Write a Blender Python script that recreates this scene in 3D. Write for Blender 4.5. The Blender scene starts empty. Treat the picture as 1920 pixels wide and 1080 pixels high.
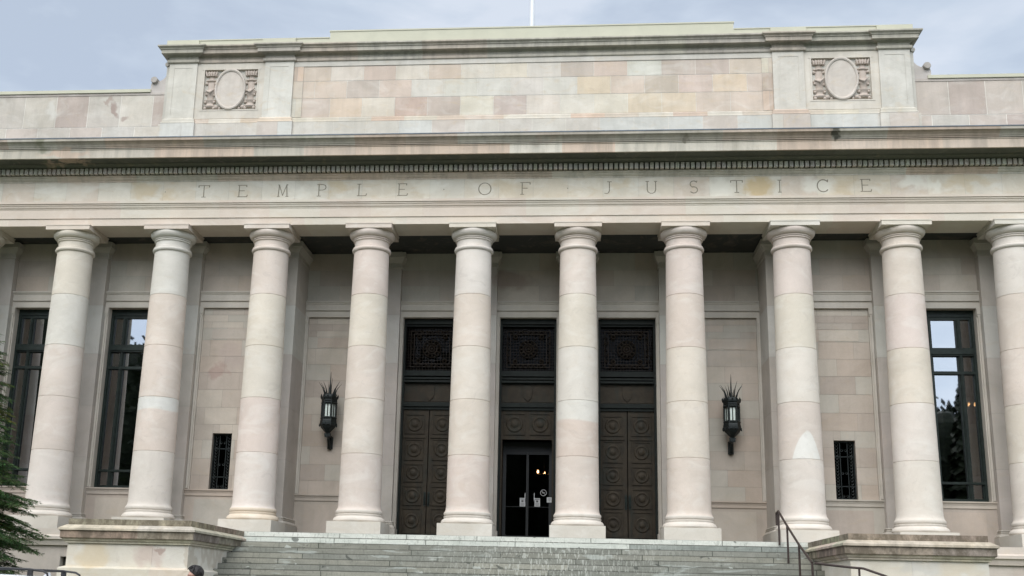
import bpy, bmesh, math, random
from mathutils import Matrix, Vector
import numpy as np
scene = bpy.context.scene
R_ = math.radians
# ------------------------------------------------------------------ camera
cam = bpy.data.objects.new('camera', bpy.data.cameras.new('camera'))
scene.collection.objects.link(cam); scene.camera = cam
cr = ((0.995928, 0.086825, 0.02425), (-0.003472, -0.231857, 0.972744), (-0.090081, 0.968867, 0.230611))
m = Matrix(((cr[0][0], cr[1][0], -cr[2][0], 1.27172), (cr[0][1], cr[1][1], -cr[2][1], -27.76689),
            (cr[0][2], cr[1][2], -cr[2][2], -2.01207), (0, 0, 0, 1)))
cam.matrix_world = m
cam.data.sensor_width = 36; cam.data.lens = 2025.542 / 1920 * 36
cam.data.shift_x = 69.147 / 1920; cam.data.shift_y = 96.096 / 1920
cam.data.clip_end = 3000; cam.data.clip_start = .1
# ------------------------------------------------------------------ sky
SUN_EL, SUN_AZ = R_(48), R_(200)
w = bpy.data.worlds.new('World'); scene.world = w; w.use_nodes = True
N = w.node_tree.nodes; L = w.node_tree.links
for n in list(N): N.remove(n)
out = N.new('ShaderNodeOutputWorld'); bg = N.new('ShaderNodeBackground'); L.new(bg.outputs[0], out.inputs[0])
sky = N.new('ShaderNodeTexSky'); sky.sky_type = 'NISHITA'; sky.sun_disc = False
sky.sun_elevation = SUN_EL; sky.sun_rotation = SUN_AZ
tc = N.new('ShaderNodeTexCoord'); mp = N.new('ShaderNodeMapping'); mp.inputs['Scale'].default_value = (1, 1, 2.6)
mp.inputs['Location'].default_value = (.35, .2, .1)
L.new(tc.outputs['Generated'], mp.inputs[0])
ns = N.new('ShaderNodeTexNoise'); ns.inputs['Scale'].default_value = 3.4; ns.inputs['Detail'].default_value = 7
ns.inputs['Roughness'].default_value = .52; ns.inputs['Distortion'].default_value = .25
L.new(mp.outputs[0], ns.inputs[0])
rp = N.new('ShaderNodeValToRGB'); L.new(ns.outputs[0], rp.inputs[0])
# cloud radiance before the world strength
rp.color_ramp.elements[0].position = .42; rp.color_ramp.elements[0].color = (1.95, 2.22, 2.62, 1)
rp.color_ramp.elements[1].position = .58; rp.color_ramp.elements[1].color = (2.8, 3.0, 3.3, 1)
e_ = rp.color_ramp.elements.new(.5); e_.color = (2.3, 2.58, 2.95, 1)
# overcast: brighter towards the veiled sun
sp = N.new('ShaderNodeSeparateXYZ'); L.new(tc.outputs['Generated'], sp.inputs[0])
mr = N.new('ShaderNodeMapRange'); mr.inputs['From Min'].default_value = .75; mr.inputs['From Max'].default_value = -1
mr.inputs['To Min'].default_value = 1.0; mr.inputs['To Max'].default_value = 3.1
L.new(sp.outputs['Y'], mr.inputs['Value'])
vm = N.new('ShaderNodeVectorMath'); vm.operation = 'SCALE'; L.new(rp.outputs[0], vm.inputs[0]); L.new(mr.outputs[0], vm.inputs['Scale'])
mx = N.new('ShaderNodeMix'); mx.data_type = 'RGBA'; mx.inputs['Factor'].default_value = .88
L.new(sky.outputs[0], mx.inputs['A']); L.new(vm.outputs[0], mx.inputs['B']); L.new(mx.outputs['Result'], bg.inputs[0])
bg.inputs[1].default_value = .1
# ------------------------------------------------------------------ sun (veiled by cloud)
sd = bpy.data.lights.new('sun', 'SUN'); sd.energy = 1.0; sd.angle = R_(60); sd.color = (1, .95, .88)
so = bpy.data.objects.new('sun', sd); scene.collection.objects.link(so)
so.rotation_euler = (R_(90) - SUN_EL, 0, R_(-14))
so.location = (0, -30, 40)
scene.view_settings.view_transform = 'Standard'; scene.view_settings.look = 'None'
scene.view_settings.gamma = 1; scene.view_settings.use_curve_mapping = False
scene.view_settings.exposure = 1.42
rng = random.Random(7)

# ------------------------------------------------------------------ helpers
def tag(o, label=None, cat=None, group=None, kind=None):
    if label: o['label'] = label
    if cat: o['category'] = cat
    if group: o['group'] = group
    if kind: o['kind'] = kind
    return o
def empty(name, loc=(0, 0, 0), rz=0, **k):
    o = bpy.data.objects.new(name, None); scene.collection.objects.link(o)
    o.location = loc; o.rotation_euler = (0, 0, rz); o.empty_display_size = .3
    return tag(o, **k)
def copy_tree(o, parent=None):
    c = o.copy(); scene.collection.objects.link(c)
    if parent: c.parent = parent
    for ch in list(o.children): copy_tree(ch, c)
    return c
class MB:
    def __init__(s): s.v = []; s.f = []; s.t = []
    def face(s, pts, t=(1, 1, 1)):
        b = len(s.v); s.v += [tuple(p) for p in pts]; s.f.append(tuple(range(b, b + len(pts)))); s.t.append(t)
    def box(s, x0, x1, y0, y1, z0, z1, t=(1, 1, 1)):
        b = len(s.v)
        s.v += [(x, y, z) for z in (z0, z1) for y in (y0, y1) for x in (x0, x1)]
        for q in ((0, 2, 3, 1), (4, 5, 7, 6), (0, 1, 5, 4), (2, 6, 7, 3), (0, 4, 6, 2), (1, 3, 7, 5)):
            s.f.append(tuple(b + i for i in q)); s.t.append(t)
    def cbox(s, c, d, t=(1, 1, 1)):
        s.box(c[0] - d[0] / 2, c[0] + d[0] / 2, c[1] - d[1] / 2, c[1] + d[1] / 2, c[2] - d[2] / 2, c[2] + d[2] / 2, t)
    def lathe(s, prof, c=(0, 0, 0), n=48, tf=None, axis='z', a0=0, a1=2 * math.pi, t=(1, 1, 1), sx=1, sz=1, cap=None):
        if cap is None: cap = axis == 'z'
        full = abs(a1 - a0 - 2 * math.pi) < 1e-6; b = len(s.v); k = n if full else n + 1
        for r, z in prof:
            for i in range(k):
                a = a0 + (a1 - a0) * i / n
                if axis == 'z': s.v.append((c[0] + r * math.cos(a) * sx, c[1] + r * math.sin(a), c[2] + z))
                else: s.v.append((c[0] + r * math.cos(a) * sx, c[1] + z, c[2] + r * math.sin(a) * sz))
        for j in range(len(prof) - 1):
            for i in range(n):
                i2 = (i + 1) % k
                s.f.append((b + j * k + i, b + j * k + i2, b + (j + 1) * k + i2, b + (j + 1) * k + i))
                s.t.append(tf(a0 + (a1 - a0) * (i + .5) / n, (prof[j][1] + prof[j + 1][1]) / 2) if tf else t)
        for j in (0, len(prof) - 1):
            if cap and prof[j][0] > 1e-4 and full:
                s.f.append(tuple(b + j * k + i for i in range(k))); s.t.append(tf(0, prof[j][1]) if tf else t)
    def tube(s, pts, r, n=8, t=(1, 1, 1)):
        pts = [Vector(p) for p in pts]; b = len(s.v); rs = r if isinstance(r, (list, tuple)) else [r] * len(pts)
        for i, p in enumerate(pts):
            d = (pts[min(i + 1, len(pts) - 1)] - pts[max(i - 1, 0)]).normalized()
            u = d.cross(Vector((0, 0, 1)) if abs(d.z) < .9 else Vector((0, 1, 0))).normalized(); v2 = d.cross(u)
            for k in range(n):
                a = 2 * math.pi * k / n; s.v.append(tuple(p + (u * math.cos(a) + v2 * math.sin(a)) * rs[i]))
        for i in range(len(pts) - 1):
            for k in range(n):
                k2 = (k + 1) % n; s.f.append((b + i * n + k, b + i * n + k2, b + (i + 1) * n + k2, b + (i + 1) * n + k)); s.t.append(t)
        s.f.append(tuple(b + k for k in range(n))); s.t.append(t)
        s.f.append(tuple(b + (len(pts) - 1) * n + k for k in range(n))); s.t.append(t)
    def sweep(s, path, prof, seg=None, pal=None, closed=False, ends=True, off=0, t=(1, 1, 1)):
        # path: plan points, outward side is to the right of travel; prof: (distance outwards, z)
        P = [Vector(p) for p in path]; n = len(P)
        def nrm(a, b): d = (b - a).normalized(); return Vector((d.y, -d.x))
        mit = []
        for i in range(n):
            if closed: n1 = nrm(P[i - 1], P[i]); n2 = nrm(P[i], P[(i + 1) % n])
            else:
                n1 = nrm(P[i - 1], P[i]) if i else nrm(P[0], P[1]); n2 = nrm(P[i], P[i + 1]) if i < n - 1 else n1
            mm = (n1 + n2); mit.append(mm / max(.2, mm.dot(n1)))
        st = [(P[i], mit[i]) for i in range(n)]
        idx = [(i, (i + 1) % n) for i in range(n if closed else n - 1)]
        for i, j in idx:
            a, ma = st[i]; b, mb_ = st[j]; ln = (b - a).length
            cuts = [0, 1]
            if seg and ln > seg * 1.2:
                k0 = (off % 1) * seg / ln; cuts = [0] + [c for c in np.arange(k0, 1, seg / ln) if .02 < c < .98] + [1]
            for c0, c1 in zip(cuts, cuts[1:]):
                tt = pal() if pal else t
                qa = a.lerp(b, c0); qb = a.lerp(b, c1); na = ma.lerp(mb_, c0) if len(cuts) < 3 else (ma if c0 == 0 else nrm(a, b)); nb = mb_ if c1 == 1 else nrm(a, b)
                for (d0, z0), (d1, z1) in zip(prof, prof[1:]):
                    pts = [(*(qa + na * d0), z0), (*(qb + nb * d0), z0), (*(qb + nb * d1), z1), (*(qa + na * d1), z1)]
                    s.face(pts, tt)
        if ends and not closed:
            for k in (0, -1):
                p, q = st[k]; s.face([(*(p + q * d), z) for d, z in prof], pal() if pal else t)
    def poly(s, pts, y0, y1, t=(1, 1, 1)):
        # outline in the x-z plane given thickness from y0 to y1
        s.face([(x, y0, z) for x, z in pts], t); s.face([(x, y1, z) for x, z in pts][::-1], t)
        for (xa, za), (xb, zb) in zip(pts, pts[1:] + pts[:1]):
            s.face([(xa, y0, za), (xa, y1, za), (xb, y1, zb), (xb, y0, zb)], t)
    def build(s, name, mat, parent=None, smooth=None, loc=None, **k):
        me = bpy.data.meshes.new(name); me.from_pydata(s.v, [], s.f)
        at = me.color_attributes.new('tint', 'FLOAT_COLOR', 'CORNER')
        arr = np.ones((len(me.loops), 4), np.float32)
        cnt = np.array([len(f) for f in s.f]); arr[:, :3] = np.repeat(np.array(s.t, np.float32), cnt, axis=0)
        at.data.foreach_set('color', arr.ravel())
        me.materials.append(mat)
        if smooth:
            bm = bmesh.new(); bm.from_mesh(me); bmesh.ops.recalc_face_normals(bm, faces=bm.faces[:]); bm.to_mesh(me); bm.free()
            me.shade_smooth()
            me.set_sharp_from_angle(angle=R_(smooth))
        me.update()
        o = bpy.data.objects.new(name, me); scene.collection.objects.link(o)
        if parent: o.parent = parent
        if loc: o.location = loc
        return tag(o, **k)
def rsub(rects, h):
    o = []
    for (a, b, c, d) in rects:
        x0, x1, z0, z1 = h
        if x1 <= a or x0 >= b or z1 <= c or z0 >= d: o.append((a, b, c, d)); continue
        if x0 > a: o.append((a, x0, c, d)); a2 = x0
        else: a2 = a
        if x1 < b: o.append((x1, b, c, d)); b2 = x1
        else: b2 = b
        if z0 > c: o.append((a2, b2, c, z0))
        if z1 < d: o.append((a2, b2, z1, d))
    return o
def slab(mb, x0, x1, z0, z1, y0, y1, holes=(), t=(.5, .47, .42)):
    rs = [(x0, x1, z0, z1)]
    for h in holes: rs = rsub(rs, h)
    for a, b, c, d in rs: mb.box(a, b, y0, y1, c, d, t)
def blocks(mb, x0, x1, zs, y, wd, pal, off=0, holes=(), gap=.005, jt=(.5, .47, .42), depth=.25, spec=None, bond=.5):
    slab(mb, x0, x1, zs[0], zs[-1], y + .006, y + depth, holes, jt)
    for ci, (z0, z1) in enumerate(zip(zs, zs[1:])):
        o = off + (bond * wd if ci % 2 else 0); k = math.floor((x0 - o) / wd); x = o + k * wd; bi = 0
        while x < x1:
            a, b = max(x, x0), min(x + wd, x1)
            if b - a > .03:
                t = pal()
                if spec and (ci, bi) in spec: t = spec[(ci, bi)]
                rs = [(a, b, z0, z1)]
                for h in holes: rs = rsub(rs, h)
                for p, q, r, s_ in rs:
                    if q - p > .03 and s_ - r > .03:
                        mb.face([(p + gap, y, r + gap), (q - gap, y, r + gap), (q - gap, y, s_ - gap), (p + gap, y, s_ - gap)], t)
                bi += 1
            x += wd
PALS = {
 'col': [(.60, .545, .49), (.61, .58, .52), (.60, .59, .55), (.585, .53, .485)],
 'wall': [(.50, .46, .425), (.46, .42, .39), (.53, .50, .46), (.49, .44, .40), (.49, .48, .45), (.47, .44, .41)],
 'attic': [(.47, .40, .35), (.60, .58, .53), (.55, .52, .455), (.55, .48, .42), (.57, .50, .42), (.53, .52, .475), (.50, .42, .365), (.57, .545, .47), (.56, .46, .39), (.53, .515, .47), (.55, .50, .44)],
 'frieze': [(.60, .57, .50), (.59, .575, .52), (.58, .53, .47), (.60, .59, .54), (.60, .56, .48)],
 'arch': [(.61, .56, .50), (.60, .54, .485), (.60, .54, .485), (.60, .57, .51)],
 'corn': [(.56, .54, .485), (.53, .50, .45), (.55, .48, .42), (.58, .565, .515), (.50, .48, .43), (.56, .47, .40)],
 'wing': [(.50, .49, .465), (.48, .44, .41), (.49, .47, .44), (.43, .38, .355), (.53, .51, .47)],
 'attcor': [(.43, .42, .375), (.44, .40, .355), (.45, .44, .40), (.42, .40, .37)],
 'cheek': [(.60, .575, .50), (.58, .56, .49), (.59, .54, .47)],
}
def pal(k, j=.03, s=1.0):
    def f():
        c = rng.choice(PALS[k]); g = 1 + rng.uniform(-j, j)
        return (min(.9, c[0] * g * s * 1.0), min(.9, c[1] * g * s * .955), min(.9, c[2] * g * s * .895))
    return f
# ------------------------------------------------------------------ materials
def base(name):
    m = bpy.data.materials.new(name); m.use_nodes = True
    return m, m.node_tree.nodes, m.node_tree.links, m.node_tree.nodes['Principled BSDF']
def noise(N, L, sc, det=5, rough=.55, dist=0, scale=None, off=None, vec=None):
    n = N.new('ShaderNodeTexNoise'); n.inputs['Scale'].default_value = sc; n.inputs['Detail'].default_value = det
    n.inputs['Roughness'].default_value = rough; n.inputs['Distortion'].default_value = dist
    if vec is None:
        vec = N.new('ShaderNodeNewGeometry').outputs['Position']
    if scale or off:
        mp = N.new('ShaderNodeMapping'); mp.inputs['Scale'].default_value = scale or (1, 1, 1); mp.inputs['Location'].default_value = off or (0, 0, 0)
        L.new(vec, mp.inputs[0]); vec = mp.outputs[0]
    L.new(vec, n.inputs[0]); return n.outputs[0]
def ramp(N, L, src, a, b, ca=(0, 0, 0, 1), cb=(1, 1, 1, 1)):
    r = N.new('ShaderNodeValToRGB'); r.color_ramp.elements[0].position = a; r.color_ramp.elements[1].position = b
    r.color_ramp.elements[0].color = ca; r.color_ramp.elements[1].color = cb; L.new(src, r.inputs[0]); return r.outputs[0]
def mix(N, L, fac, a, b, mode='MIX'):
    x = N.new('ShaderNodeMix'); x.data_type = 'RGBA'; x.blend_type = mode
    for s_, v in (('Factor', fac), ('A', a), ('B', b)):
        i = x.inputs[s_]
        if isinstance(v, (int, float)): i.default_value = v
        elif isinstance(v, tuple): i.default_value = v
        else: L.new(v, i)
    return x.outputs['Result']
def mul(N, L, a, k):
    x = N.new('ShaderNodeMath'); x.operation = 'MULTIPLY'; L.new(a, x.inputs[0])
    if isinstance(k, (int, float)): x.inputs[1].default_value = k
    else: L.new(k, x.inputs[1])
    return x.outputs[0]
def spots(N, L, c, lst):
    pos = N.new('ShaderNodeNewGeometry').outputs['Position']
    wn = N.new('ShaderNodeTexNoise'); wn.inputs['Scale'].default_value = 2.2; wn.inputs['Detail'].default_value = 5; L.new(pos, wn.inputs[0])
    sb = N.new('ShaderNodeVectorMath'); sb.operation = 'MULTIPLY_ADD'; L.new(wn.outputs['Color'], sb.inputs[0]); sb.inputs[1].default_value = (.9, 0, .9)
    L.new(pos, sb.inputs[2])
    for (x, z, rx, rz, col, k) in lst:
        mp = N.new('ShaderNodeMapping'); mp.vector_type = 'TEXTURE'; mp.inputs['Location'].default_value = (x + .45, 0, z + .45); mp.inputs['Scale'].default_value = (rx, 1000, rz)
        L.new(sb.outputs[0], mp.inputs[0]); ln = N.new('ShaderNodeVectorMath'); ln.operation = 'LENGTH'; L.new(mp.outputs[0], ln.inputs[0])
        c = mix(N, L, mul(N, L, ramp(N, L, ln.outputs['Value'], .55, 1.0, (1, 1, 1, 1), (0, 0, 0, 1)), k), c, col + (1,))
    return c
def stone(name, stain=.35, ochre=.25, streak=0, moss=0, vein=.25, white=0, bump=.15, spot=None):
    m, N, L, B = base(name)
    at = N.new('ShaderNodeVertexColor'); at.layer_name = 'tint'; c = at.outputs['Color']
    n1 = noise(N, L, .9, 6, .6, .8)
    c = mix(N, L, stain, c, ramp(N, L, n1, .3, .7, (.78, .77, .74, 1), (1.12, 1.11, 1.10, 1)), 'MULTIPLY')
    # swirling bands of the bedding
    n2 = noise(N, L, 1.3, 4, .5, 2.6, (1, 1, 2.2), (5, 3, 9))
    c = mix(N, L, mul(N, L, ramp(N, L, n2, .56, .72), ochre), c, (.52, .40, .25, 1))
    n3 = noise(N, L, 2.2, 5, .6, 1.8, (1, 1, 1.4), (1, 8, 2))
    c = mix(N, L, mul(N, L, ramp(N, L, n3, .60, .66), vein * .5), c, (.36, .31, .28, 1))
    n4 = noise(N, L, 45, 4, .7)
    c = mix(N, L, .5, c, ramp(N, L, n4, .3, .7, (.9, .9, .9, 1), (1.06, 1.06, 1.06, 1)), 'MULTIPLY')
    if white:
        n6 = noise(N, L, 1.1, 4, .6, 1.2, (1, 1, 2), (31, 3, 4))
        c = mix(N, L, mul(N, L, ramp(N, L, n6, .50, .68), white), c, (.74, .72, .66, 1))
    if spot: c = spots(N, L, c, spot)
    if streak:
        n5 = noise(N, L, 1, 6, .65, .1, (4.5, 4.5, .5), (3, 1, 4))
        c = mix(N, L, mul(N, L, ramp(N, L, n5, .44, .66), streak), c, (.13, .13, .11, 1))
    if moss:
        n7 = noise(N, L, 1, 7, .72, .3, (3.6, 3.6, 2.4), (9, 1, 4))
        c = mix(N, L, mul(N, L, ramp(N, L, n7, .3, .56), moss), c, (.085, .070, .048, 1))
    L.new(c, B.inputs['Base Color']); B.inputs['Roughness'].default_value = .85
    B.inputs['Specular IOR Level'].default_value = .25
    bp = N.new('ShaderNodeBump'); bp.inputs['Strength'].default_value = bump; bp.inputs['Distance'].default_value = .02
    nb = noise(N, L, 14, 6, .65); L.new(nb, bp.inputs['Height']); L.new(bp.outputs[0], B.inputs['Normal'])
    return m
def plain(name, col, rough=.5, metal=0, var=.15, sc=6, spec=.5, bump=0, dark=None):
    m, N, L, B = base(name)
    n = noise(N, L, sc, 5, .6, .5)
    c = mix(N, L, ramp(N, L, n, .3, .7), tuple(v * (1 - var) for v in col) + (1,), tuple(v * (1 + var) for v in col) + (1,))
    if dark:
        c = mix(N, L, mul(N, L, ramp(N, L, noise(N, L, sc * .4, 6, .7, 1, (1, 1, .5)), .5, .65), .6), c, dark + (1,))
    L.new(c, B.inputs['Base Color']); B.inputs['Roughness'].default_value = rough; B.inputs['Metallic'].default_value = metal
    B.inputs['Specular IOR Level'].default_value = spec
    if bump:
        bp = N.new('ShaderNodeBump'); bp.inputs['Strength'].default_value = bump; bp.inputs['Distance'].default_value = .01
        L.new(n, bp.inputs['Height']); L.new(bp.outputs[0], B.inputs['Normal'])
    return m
def glass(name, refl=.5, tint=.35):
    m, N, L, B = base(name); N.remove(B)
    t = N.new('ShaderNodeBsdfTransparent'); t.inputs[0].default_value = (tint, tint, tint * 1.02, 1)
    g = N.new('ShaderNodeBsdfGlossy'); g.inputs['Roughness'].default_value = .015; g.inputs['Color'].default_value = (.9, .93, .97, 1)
    bp = N.new('ShaderNodeBump'); bp.inputs['Strength'].default_value = .08; bp.inputs['Distance'].default_value = .004
    L.new(noise(N, L, 1.6, 2, .4), bp.inputs['Height']); L.new(bp.outputs[0], g.inputs['Normal'])
    x = N.new('ShaderNodeMixShader'); x.inputs[0].default_value = refl
    L.new(t.outputs[0], x.inputs[1]); L.new(g.outputs[0], x.inputs[2])
    L.new(x.outputs[0], N['Material Output'].inputs[0]); return m
M = {}
M['col'] = stone('column sandstone', .5, .12, 0, 0, .28, .25)
M['wall'] = stone('wall sandstone', .65, .12, .06, 0, .2, 0, spot=[(-8.6, 3.95, .35, .22, (.37, .26, .225), .6), (-8.3, 4.4, .5, .4, (.44, .36, .33), .4), (-.6, 6.9, .8, .35, (.30, .22, .18), .5), (5.9, 5.2, .6, .4, (.45, .43, .39), .4)])
M['attic'] = stone('attic sandstone', .7, .28, .10, 0, .3, .2)
M['frieze'] = stone('frieze sandstone', .5, .35, .04, 0, .2, .35, spot=[(-10.6, 8.7, .45, .3, (.50, .385, .22), .5), (-9.9, 8.5, .3, .15, (.50, .385, .22), .35), (-5.1, 8.72, .35, .22, (.50, .385, .22), .45), (-6.2, 8.6, .3, .3, (.70, .67, .58), .5),
    (-2.6, 8.7, .4, .3, (.70, .67, .58), .5), (-.5, 8.7, .3, .25, (.50, .385, .22), .3), (2.6, 8.75, .4, .2, (.50, .385, .22), .35), (6.12, 8.62, .42, .42, (.50, .385, .22), .85), (5.1, 8.6, .5, .35, (.70, .67, .58), .6), (7.6, 8.62, .45, .35, (.70, .67, .58), .75), (8.3, 8.6, .3, .3, (.50, .385, .22), .35),
    (10.1, 8.7, .5, .22, (.70, .67, .58), .8), (10.6, 8.62, .22, .3, (.70, .67, .58), .8), (11.4, 8.72, .7, .2, (.50, .385, .22), .4), (-12.6, 8.6, .8, .4, (.70, .67, .58), .4)])
M['arch'] = stone('architrave sandstone', .3, .15, .0, 0, .12, .2)
M['corn'] = stone('cornice sandstone', .6, .12, .32, 0, .3, 0, spot=[(8.0, 9.72, .17, .14, (.07, .065, .05), .95), (-13.3, 9.7, .2, .25, (.14, .15, .09), .55), (-12.6, 9.45, .9, .12, (.55, .40, .30), .6), (-9.6, 9.66, .6, .05, (.5, .38, .28), .5), (-5.9, 9.8, .5, .1, (.25, .27, .2), .5), (.6, 9.72, .5, .12, (.4, .3, .24), .4), (4.2, 9.66, .12, .12, (.15, .13, .1), .6)])
M['attcor'] = stone('attic cornice sandstone', .5, .1, .42, 0, .2)
M['wing'] = stone('parapet sandstone', .7, .12, .12, 0, .4, .2, spot=[(-11.95, 11.45, .14, .30, (.27, .19, .16), .7), (-12.2, 11.7, .2, .1, (.30, .22, .18), .6), (-11.7, 11.2, .15, .12, (.28, .2, .17), .6), (-13.9, 11.5, .25, .3, (.6, .58, .53), .5)])
M['relief'] = stone('carved sandstone', .5, .1, .1, 0, .2, 0)
M['cheek'] = stone('pedestal sandstone', .5, .2, 0, 0, .3, .3, spot=[(-8.95, -1.35, .4, .3, (.55, .44, .27), .5), (-7.75, -1.3, .4, .28, (.46, .36, .31), .6), (-7.5, -1.2, .14, .08, (.33, .24, .2), .7), (-6.9, -1.35, .1, .4, (.40, .34, .26), .5), (9.0, -1.3, .5, .3, (.55, .46, .32), .4), (8.2, -1.2, .5, .15, (.45, .44, .40), .4)])
M['cap'] = stone('weathered coping stone', .6, .3, .2, .8, .3, 0, .5)
M['ledge'] = stone('ledge stone', .6, .3, .35, .35, .3, 0, .4)
M['letter'] = plain('groove shade and dirt in letters', (.235, .21, .165), .9, 0, .3, 20, .1)  # one dark colour for both the shade and the dirt of carving
M['lead'] = plain('lead flashing', (.09, .11, .13), .5, .3, .25)
M['copper'] = plain('pale green painted metal flashing', (.45, .435, .33), .6, 0, .06, 1.5)
M['frame'] = plain('dark green metal window frame', (.014, .022, .019), .5, .1, .4, 8, .3)
M['bronze'] = plain('dark bronze', (.036, .028, .018), .6, .05, .35, 5, .25, .2, (.02, .026, .022))
M['bronze2'] = plain('blackened bronze', (.010, .014, .012), .6, .05, .4, 7, .25)
M['grille'] = plain('dark openwork bronze', (.024, .018, .013), .6, .1, .4, 7, .25)
M['iron'] = plain('black green iron', (.009, .014, .014), .5, .4, .5, 25)
M['milk'] = plain('milky lantern glass', (.72, .80, .74), .3, 0, .1, 10)
M['rail'] = plain('brown painted steel rail', (.05, .035, .03), .5, .4, .3, 20)
M['glass'] = glass('window glass', .36, .3)
M['doorglass'] = glass('door glass', .03, .6)
M['dim'] = glass('dim glass', .004, .2)
M['dusk'] = glass('dusky glass', .022, .2)
M['room'] = plain('dark interior plaster', (.05, .045, .04), .9)
M['vest'] = plain('black door frame', (.007, .009, .010), .5)
M['paper'] = plain('white paper notice', (.55, .56, .56), .7, 0, .05)
M['ink'] = plain('printed ink', (.1, .1, .1), .7)
M['white'] = plain('white painted metal', (.62, .63, .64), .4, 0, .03)
def emis(name, col, s):
    m, N, L, B = base(name); B.inputs['Emission Color'].default_value = (*col, 1); B.inputs['Emission Strength'].default_value = s
    B.inputs['Base Color'].default_value = (*col, 1); return m
M['bulb'] = emis('lit candle bulb', (1, .55, .22), 9)
# steps: green grey weathered stone with chalky patches
def step_mat():
    m, N, L, B = base('weathered step stone')
    at = N.new('ShaderNodeVertexColor'); at.layer_name = 'tint'; c = at.outputs['Color']
    c = mix(N, L, .8, c, ramp(N, L, noise(N, L, 1.4, 7, .7, .6, (1, 1, 3)), .3, .7, (.72, .75, .72, 1), (1.2, 1.2, 1.18, 1)), 'MULTIPLY')
    c = mix(N, L, mul(N, L, ramp(N, L, noise(N, L, 1, 5, .7, .3, (16, 1, 5)), .55, .62), .35), c, (.10, .105, .085, 1))
    # lime runs near the middle of the flight
    pos = N.new('ShaderNodeNewGeometry').outputs['Position']; sx = N.new('ShaderNodeSeparateXYZ'); L.new(pos, sx.inputs[0])
    mr = N.new('ShaderNodeMapRange'); mr.inputs['From Min'].default_value = 3.6; mr.inputs['From Max'].default_value = .4
    ab = N.new('ShaderNodeMath'); ab.operation = 'ABSOLUTE'
    sb = N.new('ShaderNodeMath'); sb.operation = 'SUBTRACT'; sb.inputs[1].default_value = .8; L.new(sx.outputs['X'], sb.inputs[0]); L.new(sb.outputs[0], ab.inputs[0])
    L.new(ab.outputs[0], mr.inputs['Value'])
    ch = ramp(N, L, noise(N, L, 1, 4, .7, .2, (22, 2, 5), (3, 3, 3)), .53, .58)
    c = mix(N, L, mul(N, L, mul(N, L, ch, mr.outputs[0]), .55), c, (.55, .56, .50, 1))
    c = mix(N, L, mul(N, L, ramp(N, L, noise(N, L, .8, 4, .6, .5, (1, 1, 5), (7, 7, 7)), .60, .66), .5), c, (.45, .48, .44, 1))
    c = mix(N, L, mul(N, L, ramp(N, L, noise(N, L, 3.3, 2, .5, .4, (1, 1, 1.6), (2, 5, 1)), .70, .73), .75), c, (.07, .075, .065, 1))
    c = mix(N, L, mul(N, L, ramp(N, L, noise(N, L, 2.4, 3, .5, .3, (1, 1, 2.4), (12, 5, 1)), .68, .71), .6), c, (.5, .52, .47, 1))
    c = mix(N, L, .7, c, ramp(N, L, noise(N, L, 40, 4, .7), .3, .7, (.8, .8, .8, 1), (1.12, 1.12, 1.12, 1)), 'MULTIPLY')
    L.new(c, B.inputs['Base Color']); B.inputs['Roughness'].default_value = .85; B.inputs['Specular IOR Level'].default_value = .3
    return m
M['step'] = step_mat()
M['grass'] = plain('lawn', (.05, .085, .025), .9, 0, .4, 3)
M['pave'] = plain('concrete pavement', (.12, .117, .108), .9, 0, .12, 2)
M['floor'] = plain('weathered floor slabs', (.11, .107, .098), .85, 0, .2, 3)
M['road'] = plain('asphalt', (.05, .05, .052), .85, 0, .15, 12)
M['paint'] = plain('road paint', (.7, .7, .68), .7)
def S(name, mb, mat, **k): return mb.build(name, mat, kind='structure', **k)

# ------------------------------------------------------------------ ground
PZ = -.61            # level of the portico floor
GZ = -3.5            # level of the street
g = MB(); g.box(-1500, 1500, -1500, 1500, GZ - .6, GZ - .02); S('ground', g, M['grass'])
g = MB(); g.box(-60, 60, -13.5, -7.3, GZ - .1, GZ); g.box(-60, 60, -34, -26.5, GZ - .1, GZ); S('pavement', g, M['pave'])
g = MB(); g.box(-200, 200, -26.4, -13.6, GZ - .3, GZ - .12); S('road', g, M['road'])
g = MB()
for k in range(-20, 20): g.box(k * 4, k * 4 + 2, -20.06, -19.94, GZ - .119, GZ - .115)
S('road_marking', g, M['paint'])
g = MB(); g.box(-60, 60, -13.6, -13.5, GZ - .2, GZ + .012, (.4, .4, .38)); g.box(-60, 60, -26.5, -26.4, GZ - .2, GZ + .012, (.4, .4, .38)); S('kerb', g, M['pave'])

# ------------------------------------------------------------------ the building
T = empty('temple_building', (0, 0, 0), label='classical sandstone court building with smooth columns, inscribed TEMPLE OF JUSTICE', cat='building')
D = 2.8
XC = [(-4.5 + i) * D for i in range(-1, 11)]          # column centres
cm = {'W': (.63, .61, .57), 'G': (.60, .60, .56), 'P': (.605, .555, .51), 'C': (.62, .585, .525), 'Q': (.585, .52, .475)}
DR = [.04, 1.464, 2.901, 4.308, 5.728, 6.966]
cm = {k: (v[0] * 1.0, v[1] * .948, v[2] * .90) for k, v in cm.items()}
drums = {-1: 'WPWPC', 0: 'WPPGC', 1: 'WPPPG', 2: 'WPCCP', 3: 'PPPCP', 4: 'PPCPW', 5: 'PQWCP', 6: 'PCCPP', 7: 'WPWCP', 8: 'WWCPP', 9: 'WCPPW', 10: 'PCWPC'}
def shaft_r(z):
    q = max(0, min(1, z / 6.966)); return .548 - (.548 - .4735) * (q ** 1.35)
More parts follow.
